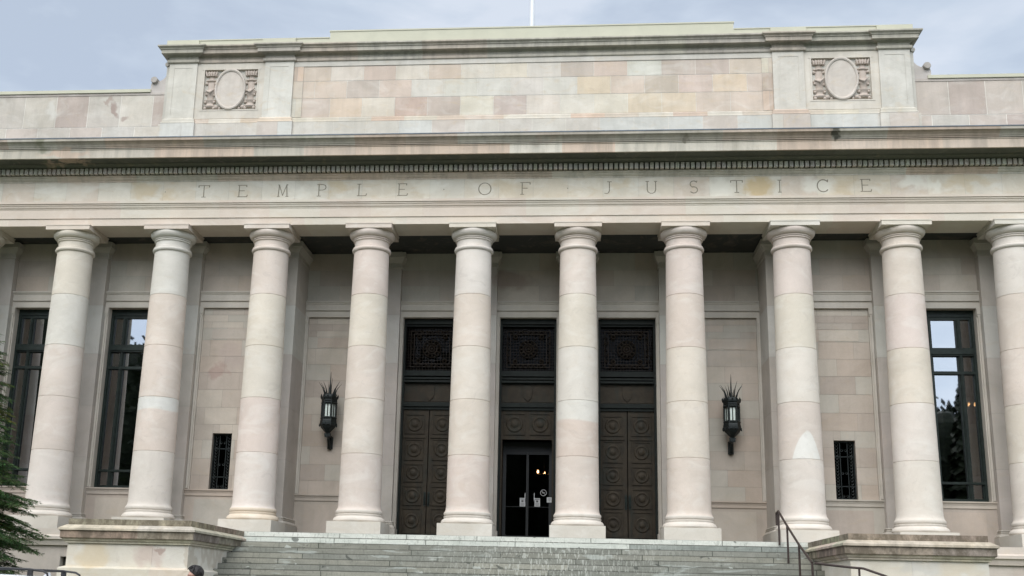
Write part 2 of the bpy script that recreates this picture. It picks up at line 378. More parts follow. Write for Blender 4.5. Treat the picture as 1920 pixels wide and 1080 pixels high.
for ci, x in enumerate(XC):
    i = ci - 1; tints = [tuple(v * (1 + rng.uniform(-.015, .015)) for v in cm[c]) for c in drums[i]]
    def tf(a, z, i=i, tints=tints):
        k = 0
        while k < 4 and z > DR[k + 1]: k += 1
        t = tints[k]
        def bl(t, u, f): f = max(0, min(1, f)); return tuple(a_ * (1 - f) + b_ * f for a_, b_ in zip(t, u))
        if i == 1 and k == 1: t = bl(t, (.63, .615, .57), (z - 2.54 - .02 * math.sin(a * 3)) / .04)
        if i == 5 and k == 1: t = bl(t, (.62, .59, .53), (z - 2.36 - .03 * math.sin(a * 2)) / .05)
        if i == 7 and k == 1:
            da = (a - math.radians(277)) / .74
            if abs(da) < 1.05: t = bl(t, (.70, .68, .63), (2.20 - .74 * abs(da) ** 1.6 + .02 * math.sin(a * 9) - z) / .05)
        return t
    prof = []
    for k in range(5):
        z0, z1 = DR[k], DR[k + 1]; nrow = 60 if (i, k) in ((7, 1), (1, 1), (5, 1)) else 4
        if k: prof += [(shaft_r(z0) - .012, z0 - .002), (shaft_r(z0) - .012, z0 + .002)]
        for q in range(nrow + 1):
            z = z0 + .008 + (z1 - z0 - .016) * q / nrow; r = shaft_r(z)
            if k == 0 and q == 0: prof += [(.59, z0 - .01), (.572, z0 + .015), (.557, z0 + .06), (shaft_r(.15), z0 + .12)]; continue
            prof.append((r, z))
    c_ = empty('column', (x, 0, PZ)); c_.parent = T
    mb = MB(); mb.lathe([(r, z - PZ) for r, z in prof], n=240 if i == 7 else 64, tf=lambda a, z: tf(a, z + PZ)); mb.build('shaft', M['col'], c_, smooth=25)
    mb = MB(); pr = [(.4735, 6.962), (.50, 6.975), (.522, 6.995), (.530, 7.025), (.524, 7.05), (.508, 7.065), (.508, 7.09), (.472, 7.105), (.466, 7.15), (.466, 7.25), (.497, 7.262), (.503, 7.275), (.497, 7.292), (.482, 7.294), (.482, 7.300), (.512, 7.304), (.520, 7.318), (.512, 7.333), (.500, 7.336), (.500, 7.341), (.545, 7.352), (.580, 7.38), (.604, 7.415), (.617, 7.455), (.617, 7.49), (.600, 7.522)]
    tc_ = tints[4]; mb.lathe([(r, z - PZ) for r, z in pr], n=64, t=tc_)
    h = .624; t2 = pal('col')()
    mb.box(-h, h, -h, h, 7.521 - PZ, 7.632 - PZ, t2); mb.box(-h - .012, h + .012, -h - .012, h + .012, 7.632 - PZ, 7.664 - PZ, t2)
    mb.build('capital', M['col'], c_, smooth=35)
    mb = MB(); pr = [(.59, .032), (.602, .012), (.604, -.015), (.596, -.045), (.578, -.06), (.578, -.072), (.603, -.076), (.603, -.105), (.593, -.112), (.60, -.135), (.64, -.16), (.668, -.2), (.672, -.235), (.655, -.265), (.625, -.277)]
    t3 = (.60, .55, .485) if i not in (2,) else (.62, .53, .42)
    mb.lathe([(r, z - PZ) for r, z in pr], n=64, t=t3); h = .69; mb.box(-h, h, -h, h, .0, -.277 - PZ, (.57, .53, .46)); mb.build('base', M['col'], c_, smooth=35)

BX = 20.0
# architrave, frieze and cornice
AB = .478
mb = MB(); p = pal('arch')
mb.sweep([(-BX, 0), (BX, 0)], [(-.5, 7.665), (.478, 7.665), (.478, 7.87)], 2.8, p, ends=False)
mb.sweep([(-BX, 0), (BX, 0)], [(.47, 7.87), (.505, 7.873), (.505, 8.12), (.515, 8.13), (.515, 8.15), (.54, 8.17), (.555, 8.22), (.575, 8.235), (.575, 8.262), (.56, 8.266), (.56, 8.27), (.60, 8.275), (.60, 8.34), (.49, 8.352)], 1.4, p, ends=False, off=.3)
mb.box(-BX, BX, -.465, .5, 7.67, 8.9, (.45, .43, .38)); mb.build('architrave', M['arch'], T)
fr = MB(); blocks(fr, -BX, BX, [8.345, 8.93], -.5, .93, pal('frieze'), off=.2, gap=.003, jt=(.42, .40, .34), depth=.1, spec={})
frz = fr.build('frieze', M['frieze'], T)
# letters: thin raised strokes, coloured dark like shaded, dirty grooves
GL = {
 'T': [[(0, 1), (1, 1)], [(.5, 1), (.5, 0)], [(.32, 0), (.68, 0)], [(0, 1), (0, .86)], [(1, 1), (1, .86)]],
 'E': [[(.12, 0), (.12, 1)], [(0, 1), (.8, 1), (.8, .88)], [(.12, .52), (.62, .52)], [(0, 0), (.85, 0), (.9, .14)]],
 'M': [[(.1, 0), (.16, 1), (.5, .08), (.84, 1), (.92, 0)], [(0, 0), (.2, 0)], [(.8, 0), (1.02, 0)], [(.06, 1), (.16, 1)], [(.84, 1), (.94, 1)]],
 'P': [[(.15, 0), (.15, 1)], [(0, 0), (.32, 0)], [(0, 1), (.5, 1), (.72, .93), (.8, .77), (.72, .6), (.5, .52), (.15, .52)]],
 'L': [[(.15, 0), (.15, 1)], [(0, 1), (.32, 1)], [(0, 0), (.8, 0), (.85, .16)]],
 'F': [[(.15, 0), (.15, 1)], [(0, 0), (.32, 0)], [(0, 1), (.85, 1), (.85, .86)], [(.15, .52), (.62, .52)]],
 'J': [[(.5, 1), (.5, .25), (.42, .07), (.25, 0), (.08, .04)], [(.32, 1), (.68, 1)]],
 'I': [[(.5, 1), (.5, 0)], [(.36, 1), (.64, 1)], [(.36, 0), (.64, 0)]],
 'U': [[(.12, 1), (.12, .3), (.2, .1), (.38, 0), (.6, 0), (.78, .1), (.86, .3), (.86, 1)], [(0, 1), (.26, 1)], [(.74, 1), (.98, 1)]],
}
def arc(cx, cz, rx, rz, a0, a1, n=20): return [(cx + rx * math.cos(R_(a0 + (a1 - a0) * k / n)), cz + rz * math.sin(R_(a0 + (a1 - a0) * k / n))) for k in range(n + 1)]
GL['O'] = [arc(.5, .5, .55, .5, 0, 360, 28)]
GL['C'] = [arc(.52, .5, .5, .5, 42, 318, 24), [(.89, .83), (.91, .98)]]
GL['S'] = [arc(.48, .74, .3, .26, 35, 270, 14)[:-1] + arc(.48, .25, .32, .26, 90, -145, 14), [(.73, .9), (.76, 1.0)]]
H = .335; Z0 = 8.475
def stroke(mb, a, b, wd, y):
    d = (b - a).normalized(); n_ = Vector((-d.y, d.x)) * wd / 2; a = a - d * wd * .35; b = b + d * wd * .35
    q = [a + n_, a - n_, b - n_, b + n_]
    mb.face([(v.x, y, v.y) for v in q])
    for v1, v2 in zip(q, q[1:] + q[:1]): mb.face([(v1.x, y, v1.y), (v2.x, y, v2.y), (v2.x, y + .003, v2.y), (v1.x, y + .003, v1.y)])
for i, ch in enumerate('.TEMPLE.OF.JUSTICE'):
    xc = -9.97 if i == 0 else -8.873 + 1.1102 * (i - 1)
    if ch == '.':
        lt = MB(); lt.lathe([(.001, -.5035), (.024, -.5035), (.024, -.5)], (xc, 0, Z0 + H * .48), 3, axis='y'); lt.build('dot', M['letter'], frz); continue
    k = 0; lt = MB()
    for pl in GL[ch]:
        for a, b in zip(pl, pl[1:]):
            wx = .30; k += 1
            stroke(lt, Vector((xc + (a[0] - .5) * wx, Z0 + a[1] * H)), Vector((xc + (b[0] - .5) * wx, Z0 + b[1] * H)), .027 if (abs(a[0] - b[0]) < .1) else .02, -.5025 - .00002 * k)
    lt.build('letter', M['letter'], frz)

mb = MB(); p = pal('corn')
mb.sweep([(-BX, 0), (BX, 0)], [(.49, 8.925), (.512, 8.93), (.512, 8.965), (.53, 8.975), (.56, 9.01), (.575, 9.04), (.60, 9.045), (.60, 9.075), (.625, 9.08), (.60, 9.10), (.60, 9.285)], 2.3, p, ends=False)
mb.sweep([(-BX, 0), (BX, 0)], [(.60, 9.285), (.735, 9.287), (.745, 9.31), (.79, 9.345), (.80, 9.364)], 2.3, lambda: (.17, .165, .135), ends=False)  # upper moulding tinted dark, carrying on the soffit's painted shade and dirt
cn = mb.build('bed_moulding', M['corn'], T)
mb = MB(); mb.box(-BX, BX, -.606, -.59, 9.10, 9.28, (.06, .058, .045)); mb.build('dentil_backing', M['corn'], T)  # shade in the gaps between dentils, painted into the backing colour
mb = MB(); p = pal('corn')
x = -15.6
while x < 15.6:
    mb.box(x, x + .094, -.712, -.607, 9.105, 9.262, tuple(v * rng.uniform(.96, 1.04) for v in (.53, .49, .42))); x += .134
mb.build('dentil_band', M['corn'], T)
mb = MB(); mb.sweep([(-BX, 0), (BX, 0)], [(.6, 9.37), (1.19, 9.362), (1.20, 9.346)], 2.8, lambda: (lambda g: (.095 * g, .10 * g, .08 * g))(rng.uniform(.75, 1.2)), ends=False); mb.build('soffit', M['corn'], T, label='soffit darkened by algae and painted shade')  # tint mixes algae dirt with the shade under the corona
mb = MB(); p = pal('corn', .05)
mb.sweep([(-BX, 0), (BX, 0)], [(1.20, 9.345), (1.255, 9.345), (1.255, 9.57), (1.275, 9.585), (1.275, 9.60)], 1.38, p, ends=False, off=.2)
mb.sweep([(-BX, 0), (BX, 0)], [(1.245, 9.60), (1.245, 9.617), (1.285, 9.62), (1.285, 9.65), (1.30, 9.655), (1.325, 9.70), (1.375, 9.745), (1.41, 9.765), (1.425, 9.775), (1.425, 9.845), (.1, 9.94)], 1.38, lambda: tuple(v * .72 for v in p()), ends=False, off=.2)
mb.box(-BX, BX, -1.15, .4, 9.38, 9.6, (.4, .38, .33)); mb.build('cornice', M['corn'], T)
mb = MB(); mb.sweep([(-BX, 0), (BX, 0)], [(1.40, 9.846), (1.436, 9.846), (1.436, 9.872), (.06, 9.955)], ends=False); mb.build('lead_flashing', M['lead'], T)

# ---- attic storey
mb = MB(); p = pal('attic', .05); pw = pal('wing', .05)
pa = pal('attic', .05)
def pin(): return rng.choice([(.55, .515, .45), (.54, .50, .44), (.53, .52, .475), (.52, .46, .40)])
# base course stepping forward under the piers
piers = [(-10.38, -9.55), (-7.55, -6.71), (6.71, 7.55), (9.55, 10.38)]
blocks(mb, -10.55, 10.55, [9.93, 10.86], -.085, .93, pin, off=.13, gap=.006, jt=(.66, .63, .56), depth=.4)
for a, b in piers: blocks(mb, a - .085, b + .085, [9.93, 10.859], -.15, .93, pin, off=.4, gap=.006, depth=.07)
mb.sweep([(-10.38, .3), (-10.38, -.065), (-9.55, -.065), (-9.55, 0), (-7.55, 0), (-7.55, -.065), (-6.71, -.065), (-6.71, 0), (6.71, 0), (6.71, -.065), (7.55, -.065), (7.55, 0), (9.55, 0), (9.55, -.065), (10.38, -.065), (10.38, .3)], [(.085, 10.86), (.085, 10.885), (.07, 10.90), (.055, 10.905), (.055, 10.985), (.0, 11.03)], .93, p, off=.5, ends=False)
mb.box(-10.5, 10.5, .05, 3, 9.93, 13.1, (.5, .48, .43))
mb.build('attic_base', M['attic'], T)
mb = MB()
K = {'a': (.49, .375, .31), 'b': (.49, .415, .355), 'g': (.575, .54, .48), 'c': (.60, .55, .46), 'o': (.60, .50, .39), 'p': (.56, .465, .39), 'w': (.60, .56, .48)}
rows = ['bppwgpabpcpaggbo', 'pbpaoggggppbpcbp', 'pcwgpccwbppgbppb']
# three courses, bottom to top (colours read from left to right)
rows = ['apocabcbcccooppp', 'ppbpgggggopbpopc', 'ppcpcpccgbpgbbpa']
spec = {(ci, bi): tuple(v * (1 + rng.uniform(-.02, .02)) for v in K[ch]) for ci, r in enumerate(rows) for bi, ch in enumerate(r)}
blocks(mb, -6.73, 6.73, [11.03, 11.61, 12.145, 12.6, 12.76], 0, .93, pa, off=-.03, gap=.006, jt=(.68, .66, .60), depth=.25, spec=spec)
for a, b, c, d in ((-6.71, -6.42, 11.03, 12.6), (6.42, 6.71, 11.03, 12.6)):
    blocks(mb, a, b, [11.03, 11.61, 12.145, 12.6], -.018, .6, pa, gap=.004, depth=.012)
mb.box(-6.71, 6.71, -.02, .003, 12.602, 12.752, (.54, .51, .455))
mb.build('attic_panel', M['attic'], T, label='attic wall of cream and pink sandstone blocks in three courses')
for k, (a, b) in enumerate(piers):
    mb = MB(); t = [(.57, .54, .475), (.58, .555, .495), (.55, .515, .455), (.54, .515, .46)][k]
    mb.box(a, b, -.055, .3, 11.03, 12.75, t)
    # sunk panel shown by a raised border
    e0 = .15
    for q in ((a, a + e0, 11.03, 12.75), (b - e0, b, 11.03, 12.75), (a + e0, b - e0, 12.6, 12.75), (a + e0, b - e0, 11.03, 11.13)):
        mb.box(q[0], q[1], -.064, -.056, q[2], q[3], t)
    mb.build('attic_pier', M['attic'], T)
for k, sx in enumerate((-1, 1)):
    x0, x1 = (7.55, 9.55) if sx > 0 else (-9.55, -7.55); xc = 8.54 * sx
    mb = MB(); ww, z0, z1 = .785, 11.31, 12.55
    tt = (.57, .525, .455)
    slab(mb, x0, x1, 11.03, 12.75, -.02, .3, [(xc - ww, xc + ww, z0, z1)], tt)
    mb.box(xc - ww, xc + ww, .13, .3, z0, z1, (.42, .37, .33))
    fr_ = [(xc - ww - .06, z0 - .06), (xc + ww + .06, z1 + .06)]
    mb.box(xc - ww - .07, xc + ww + .07, -.03, -.021, z0 - .035, z0, tt); mb.box(xc - ww - .07, xc + ww + .07, -.03, -.021, z1, z1 + .035, tt)
    for s2 in (-1, 1): mb.box(xc + s2 * (ww + .0175) - .0175, xc + s2 * (ww + .0175) + .0175, -.03, -.021, z0, z1, tt)
    cb = mb.build('cartouche_panel', M['attic'], T)
    mb = MB(); zc = (z0 + z1) / 2 + .005
    mb.lathe([(.001, -.03), (.385, -.03), (.395, -.055), (.42, -.07), (.445, -.06), (.455, -.02), (.455, .13)], (xc, 0, zc), 56, axis='y', sz=1.42, t=(.54, .485, .43))
    mb.build('oval_shield', M['attic'], cb, smooth=35)
    ct = (.47, .40, .345)
    for s2 in (-1, 1):
        mb = MB(); cx = xc + s2 * .585
        mb.lathe([(.10, 0), (.15, .03), (.16, .07), (.13, .10), (.11, .14), (.12, .2), (.15, .23), (.15, .26), (.10, .28), (.11, .40), (.14, .44), (.15, .52), (.11, .56), (.10, .62), (.11, .76), (.10, .82), (.14, .85), (.14, .88), (.10, .90), (.09, .96), (.12, 1.03), (.15, 1.10), (.14, 1.12)], (cx, .12, z0 + .06), 14, sx=1.35, t=ct)
        for q in range(5):
            a = -.36 + .18 * q; mb.tube([(cx + a * .35, .0, z0 + 1.06), (cx + a * .42, -.02, z0 + 1.15), (cx + a * .46, -.01, z0 + 1.2)], [.03, .03, .012], 6, t=ct)
        for q, (dx, dz, r) in enumerate(((-.13, .06, .055), (.13, .06, .055), (s2 * -.2, .09, .07), (s2 * -.3, .05, .05), (-.13, .25, .045), (.13, .25, .045), (-.12, .5, .04), (.12, .47, .04), (.13, .83, .045), (-.13, .83, .045), (-.13, 1.08, .05), (.13, 1.08, .05))):
            if abs(cx + dx - xc) < .765: mb.lathe([(.001, -r), (r * .7, -r * .7), (r, 0), (r * .7, r * .7), (.001, r)], (cx + dx, .03, z0 + dz), 8, t=ct)
        mb.tube([(cx - .13, -.01, z0 + .60), (cx, -.06, z0 + .52), (cx + .13, -.01, z0 + .66)], .022, 6, t=ct)
        mb.build('carved_relief', M['relief'], cb, smooth=50)
# attic cornice follows the piers
pth = [(-10.38, .3), (-10.38, -.065), (-9.55, -.065), (-9.55, 0), (-7.55, 0), (-7.55, -.065), (-6.71, -.065), (-6.71, 0), (6.71, 0), (6.71, -.065), (7.55, -.065), (7.55, 0), (9.55, 0), (9.55, -.065), (10.38, -.065), (10.38, .3)]
mb = MB(); p = pal('attcor', .04)
mb.sweep(pth, [(.0, 12.745), (.03, 12.75), (.055, 12.765), (.06, 12.80), (.06, 12.835), (.012, 12.84), (.012, 12.95), (.04, 12.965), (.07, 12.985), (.19, 12.995), (.20, 12.985), (.20, 13.09), (.225, 13.10), (.235, 13.13), (.28, 13.155), (.295, 13.165), (.295, 13.205), (-.1, 13.24)], 1.85, p, ends=False)
mb.build('attic_cornice', M['attcor'], T)
mb = MB()
ct = (1, 1, 1)
mb.box(-10.42, -5.66, -.22, .4, 13.20, 13.37); mb.box(5.66, 10.42, -.22, .4, 13.20, 13.37); mb.box(-5.66, 5.66, -.235, .4, 13.20, 13.56)
mb.box(-5.68, 5.68, -.25, .42, 13.56, 13.60)
for a, b in piers: mb.box(a - .06, b + .06, -.262, -.221, 13.20, 13.385)
for q in (-10.44, 5.68): mb.box(q, q + 4.76, -.236, .42, 13.37, 13.40)
mb.build('parapet_flashing', M['copper'], T)
# wings on either side
for s2 in (-1, 1):
    a, b = (-BX, -10.36) if s2 < 0 else (10.36, BX)
    mb = MB(); blocks(mb, a, b, [9.93, 10.87, 11.86], .1, .965, pal('wing', .07), off=-.70, gap=.009, jt=(.74, .71, .64), depth=.35, bond=.5)
    mb.box(a, b, .085, .45, 11.86, 11.935, (.45, .40, .36)); mb.build('parapet_wing', M['wing'], T)
    mb = MB(); a2, b2 = (a, -10.93) if s2 < 0 else (10.85, b)
    mb.box(a2, b2, .05, .5, 11.935, 12.03); mb.build('wing_flashing', M['copper'], T)
    mb = MB(); q = [(10.36, 11.9), (10.36, 12.82), (10.41, 12.86), (10.50, 12.85), (10.55, 12.78), (10.52, 12.70), (10.47, 12.64)]
    for k in range(9):
        a_ = R_(180 + 90 * k / 8); q.append((10.86 + .39 * math.cos(a_), 12.60 + .34 * math.sin(a_)))
    q += [(10.93, 12.24), (10.95, 12.18), (10.95, 11.9)]
    q = [(s2 * u, v) for u, v in q]
    if s2 > 0: q = q[::-1]
    mb.poly(q, .093, .34, (.49, .45, .42)); mb.lathe([(.001, 0), (.09, 0), (.10, .02), (.10, .34), (.001, .36)], (s2 * 10.84, .0, 12.30), 20, axis='y', t=(.4, .37, .34))
    mb.lathe([(.001, 0), (.06, 0), (.065, .02), (.065, .34), (.001, .36)], (s2 * 10.49, .01, 12.78), 20, axis='y', t=(.44, .41, .37))
    mb.build('scroll_bracket', M['wing'], T)
mb = MB(); mb.box(-BX, BX, .5, 22, 9.7, 9.9, (.4, .4, .4)); mb.box(-BX, BX, .5, 22, 11.6, 11.8, (.4, .4, .4)); mb.build('roof', M['lead'], T)

# ---- portico ceiling and walls
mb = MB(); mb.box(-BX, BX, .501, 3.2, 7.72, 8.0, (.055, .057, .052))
mb.build('portico_ceiling', M['wall'], T)
CZ = [6.26, 6.73, 7.20, 7.718]
WZ = [.64, 1.03, 1.485, 2.0, 2.44, 2.92, 3.42, 3.91, 4.38, 4.85, 5.2, 5.38, 5.58, 5.77]
def bay(xc, Y, kind):
    """one bay of the portico wall: stone surround; kind = door, window, blind or lamp"""
    mb = MB(); p = pal('wall'); hw = .81 if Y > 2 else .80; xo = .9
    blocks(mb, xc - xo, xc + xo, CZ, Y + .03, 1.2, p, off=xc - 1.1 + rng.uniform(-.2, .2), gap=.003, jt=(.38, .35, .31), depth=.5)
    p1 = p(); lb = (.54, .505, .45)
    mb.sweep([(xc - xo, Y), (xc + xo, Y)], [(-.05, 5.775), (.03, 5.775), (.03, 5.935), (.045, 5.945), (.0, 5.95), (.0, 5.972), (.035, 5.975), (.035, 6.15), (.05, 6.16), (.06, 6.20), (.085, 6.205), (.085, 6.25), (-.05, 6.262)], ends=False, t=lb)
    mb.box(xc - xo, xc + xo, Y + .03, Y + .5, 5.776, 6.25, p1)
    for s in (-1, 1):
        xa, xb = sorted((xc + s * hw, xc + s * xo))
        mb.box(xa, xb, Y, Y + .5, .64 if kind != 'door' else PZ, 5.774, lb)
        mb.box(xc + s * (hw + .06) - .028, xc + s * (hw + .06) + .028, Y - .035, Y - .002, .66 if kind != 'door' else PZ, 5.56, lb)
        xa, xb = sorted((xc + s * hw, xc + s * (xo - .002))); mb.box(xa, xb, Y - .05, Y - .001, 5.60, 5.773, lb); mb.box(xa, xb, Y - .035, Y - .0015, 5.56, 5.598, lb)
    if kind != 'door':
        mb.sweep([(xc - xo, Y), (xc + xo, Y)], [(-.3, .645), (.07, .635), (.07, .60), (.05, .59), (.035, .56), (.035, .545), (.025, .54), (.025, .46), (.01, .45), (.0, .44), (-.1, .44)], ends=False, t=p())
        mb.box(xc - xo, xc + xo, Y + .002, Y + .5, PZ, .439, p()); mb.box(xc - .62, xc + .62, Y - .006, Y + .001, PZ, .36, p())
        mb.box(xc - xo, xc + xo, Y + .1, Y + .5, .44, .62, p())
    if kind in ('blind', 'lamp'):
        holes = [(xc - .275, xc + .275, .645, 2.19)] if kind == 'blind' else []
        blocks(mb, xc - hw, xc + hw, WZ, Y + .06, .92, p, off=xc - hw + .25, gap=.0035, jt=(.36, .33, .29), depth=.44, holes=holes)
        mb.box(xc - .52, xc + .52, Y + .052, Y + .061, 4.88, 5.17, p())
    return mb
def pilaster(x, Y, hw=.5, side=None):
    mb = MB(); p = pal('wall', .02); yb = Y + .25 if side is None else side
    zs = [-.08, 1.45, 2.9, 4.38, 5.8, 7.2]
    for (z0, z1), t in zip(zip(zs, zs[1:]), ((.50, .465, .42), (.49, .445, .405), (.48, .44, .40), (.53, .515, .475), (.49, .45, .405))): t = tuple(v * rng.uniform(.99, 1.01) for v in t); mb.box(x - hw, x + hw, Y, yb, z0 + .003, z1 - .003, t); mb.box(x - hw + .006, x + hw - .006, Y + .006, yb, z1 - .003, z1 + .003, (.33, .31, .28))
    path = [(x - hw, yb), (x - hw, Y), (x + hw, Y), (x + hw, yb)]; t = (.50, .47, .42)
    mb.sweep(path, [(0, 7.2), (.025, 7.205), (.025, 7.24), (.01, 7.245), (.01, 7.36), (.03, 7.37), (.05, 7.41), (.09, 7.47), (.10, 7.50), (.12, 7.505), (.12, 7.66), (-.2, 7.66)], ends=False, t=t)
    mb.sweep(path, [(-.1, -.08), (.0, -.08), (.03, -.085), (.045, -.11), (.03, -.135), (.03, -.145), (.055, -.15), (.055, -.17), (.045, -.18), (.09, -.235), (.10, -.26), (.09, -.28), (.13, -.285), (.13, PZ)], ends=False, t=t)
    mb.box(x - hw + .1, x + hw - .1, Y + .02, yb, PZ, -.09, t); mb.box(x - hw, x + hw, Y + .02, yb, 7.2, 7.717, t)
    return mb.build('pilaster', M['wall'], T)
for x in XC:
    if abs(x) > 8: pilaster(x, 1.0)
    elif abs(x) > 6: pilaster(x, 1.0, .5, 2.3)
    else: pilaster(x, 2.05)
for xc in (-14, -11.2, -8.4, -5.6, -2.8, 0, 2.8, 5.6, 8.4, 11.2, 14):
    Y = 1.2 if abs(xc) > 7 else 2.25
    k = 'door' if abs(xc) < 3 else 'lamp' if abs(xc) < 6 else 'blind' if abs(xc) < 9 else 'window'
    bay(xc, Y, k).build('wall_bay', M['wall'], T)
p = pal('wall')
for s in (-1, 1):
    mb = MB(); a, b = sorted((s * 15.8, s * BX)); blocks(mb, a, b, [PZ + .6 * k for k in range(16)], 1.1, 1.1, p, depth=.5, gap=.003, jt=(.4, .37, .33)); mb.build('end_wall', M['wall'], T)
# ---- tall windows
def tall_window(xc):
    wn = empty('window', (xc, 1.5, .64)); wn.parent = T
    mb = MB(); y0, y1 = -.09, .02; B_ = lambda a, b, c, d, e=0: mb.box(a, b, y0 - e, y1, c - .64, d - .64)
    hw = .80
    B_(-hw, -hw + .07, .64, 5.775); B_(hw - .07, hw, .64, 5.775); B_(-hw + .07, hw - .07, 5.60, 5.775); B_(-hw + .07, hw - .07, 5.52, 5.60, -.03); B_(-hw + .07, hw - .07, .64, .72)
    B_(-hw + .07, hw - .07, 4.56, 4.66, .05); B_(-hw + .07, hw - .07, 4.662, 4.74); B_(-hw + .07, hw - .07, 4.52, 4.558, .02); B_(-hw + .07, hw - .07, 4.02, 4.10); B_(-hw + .07, hw - .07, 1.10, 1.16, .01)
    for s in (-1, 1):
        for c, d in ((.72, 1.10), (1.16, 4.02), (4.10, 4.52), (4.74, 5.52)):
            B_(s * .385 - .035, s * .385 + .035, c, d); B_(s * .385 - .012, s * .385 + .012, c, d, .02)
            for a, b in ((-hw + .07, -.42), (-.35, .35), (.42, hw - .07)):
                if s > 0:
                    mb.box(a, a + .035, -.05, .01, c - .64, d - .64); mb.box(b - .035, b, -.05, .01, c - .64, d - .64)
    mb.build('window_frame', M['frame'], wn)
    for a, b in ((-.70, -.41), (-.36, .36), (.41, .70)):
        for c, d in ((.73, 1.09), (1.17, 4.01), (4.11, 4.51), (4.75, 5.51)):
            q = MB(); q.box(a, b, .0, .006, c - .64, d - .64); q.build('pane', M['glass'], wn)
for xc in (-14, -11.2, 11.2, 14): tall_window(xc)
# ---- small grilled windows in the blind bays
def small_window(xc):
    wn = empty('grilled_window', (xc, 1.42, .645)); wn.parent = T
    mb = MB(); hw, h = .275, 1.545
    mb.box(-hw, -hw + .03, -.03, .02, 0, h); mb.box(hw - .03, hw, -.03, .02, 0, h); mb.box(-hw + .03, hw - .03, -.03, .02, h - .04, h); mb.box(-hw + .03, hw - .03, -.03, .02, 0, .04)
    for z in (.34, 1.12): mb.box(-hw + .03, hw - .03, -.028, .0, z, z + .025)
    mb.box(-.105, -.085, -.028, 0, .04, h - .04); mb.box(.085, .105, -.028, 0, .04, h - .04)
    k = 0
    for s in (-1, 1):
        for q in range(17):
            z = .09 + q * .085; mb.lathe([(.028, -.02), (.042, -.026), (.042, -.008), (.028, -.004)], (s * .178, 0, z), 10, axis='y')
    for q in range(6): mb.lathe([(.02, -.02), (.034, -.026), (.034, -.008), (.02, -.004)], (-.05 + .1 * (q % 2), 0, .1 + .24 * (q // 2) * 2.5), 10, axis='y')
    mb.build('grille', M['iron'], wn)
    q = MB(); q.box(-hw, hw, .022, .03, 0, h); q.build('pane', M['dusk'], wn)
for xc in (-8.4, 8.4): small_window(xc)

# ---- bronze doorways
def ringpanel(mb, xa, xb, z0, z1, y, r=None):
    mb.box(xa, xb, y - .004, y + .01, z0, z1)
    for q in ((xa, xa + .022, z0, z1), (xb - .022, xb, z0, z1), (xa + .022, xb - .022, z0, z0 + .022), (xa + .022, xb - .022, z1 - .022, z1)): mb.box(q[0], q[1], y - .028, y - .005, q[2], q[3])
    c = ((xa + xb) / 2, y, (z0 + z1) / 2); r = r or min(xb - xa, z1 - z0) * .385
    mb.lathe([(r * .70, -.006), (r * .74, -.020), (r * .88, -.028), (r * 1.0, -.018), (r * 1.04, -.006)], c, 28, axis='y')
    mb.lathe([(.001, -.030), (r * .2, -.028), (r * .42, -.016), (r * .48, -.006)], c, 20, axis='y')
def grille_mesh(y):
    mb = MB(); hw = .745; z0, z1 = 4.26, 5.56; zc = (z0 + z1) / 2
    for k in range(17):
        x = -hw + .06 + (2 * hw - .12) * k / 16; mb.box(x - .004, x + .004, y + .012, y + .025, z0, z1)
    for k in range(15):
        z = z0 + .05 + (z1 - z0 - .1) * k / 14; mb.box(-hw, hw, y + .002, y + .010, z - .004, z + .004)
    for q in ((.55, .63), (.50, .53)):
        a, b = q[1], q[1] * .86
        mb.box(-a, a, y - .02, y, zc + b - .02, zc + b); mb.box(-a, a, y - .02, y, zc - b, zc - b + .02); mb.box(-a, -a + .02, y - .02, y, zc - b + .02, zc + b - .02); mb.box(a - .02, a, y - .02, y, zc - b + .02, zc + b - .02)
    mb.lathe([(.06, -.03), (.09, -.05), (.11, -.03)], (0, y, zc), 16, axis='y'); mb.lathe([(.13, -.02), (.15, -.035), (.17, -.02)], (0, y, zc), 24, axis='y'); mb.lathe([(.24, -.02), (.255, -.035), (.27, -.02)], (0, y, zc), 24, axis='y')
    mb.lathe([(.001, -.05), (.03, -.04), (.04, -.01)], (0, y, zc), 10, axis='y')
    for k in range(12):
        a = 2 * math.pi * k / 12; mb.tube([(.15 * math.cos(a), y - .03, zc + .15 * math.sin(a)), (.21 * math.cos(a + .09), y - .05, zc + .21 * math.sin(a + .09)), (.255 * math.cos(a), y - .03, zc + .255 * math.sin(a))], [.012, .022, .012], 5)
    for sx in (-1, 1):
        for sz in (-1, 1): mb.lathe([(.03, -.02), (.05, -.045), (.075, -.02)], (sx * .38, y, zc + sz * .36), 10, axis='y')
    for k in range(-3, 4):
        for z in (zc - .50, zc + .50): mb.lathe([(.018, -.02), (.032, -.035), (.045, -.02)], (k * .15, y, z), 8, axis='y')
        if abs(k) < 3:
            for x in (-.59, .59): mb.lathe([(.018, -.02), (.032, -.035), (.045, -.02)], (x, y, zc + k * .17), 8, axis='y')
    return mb
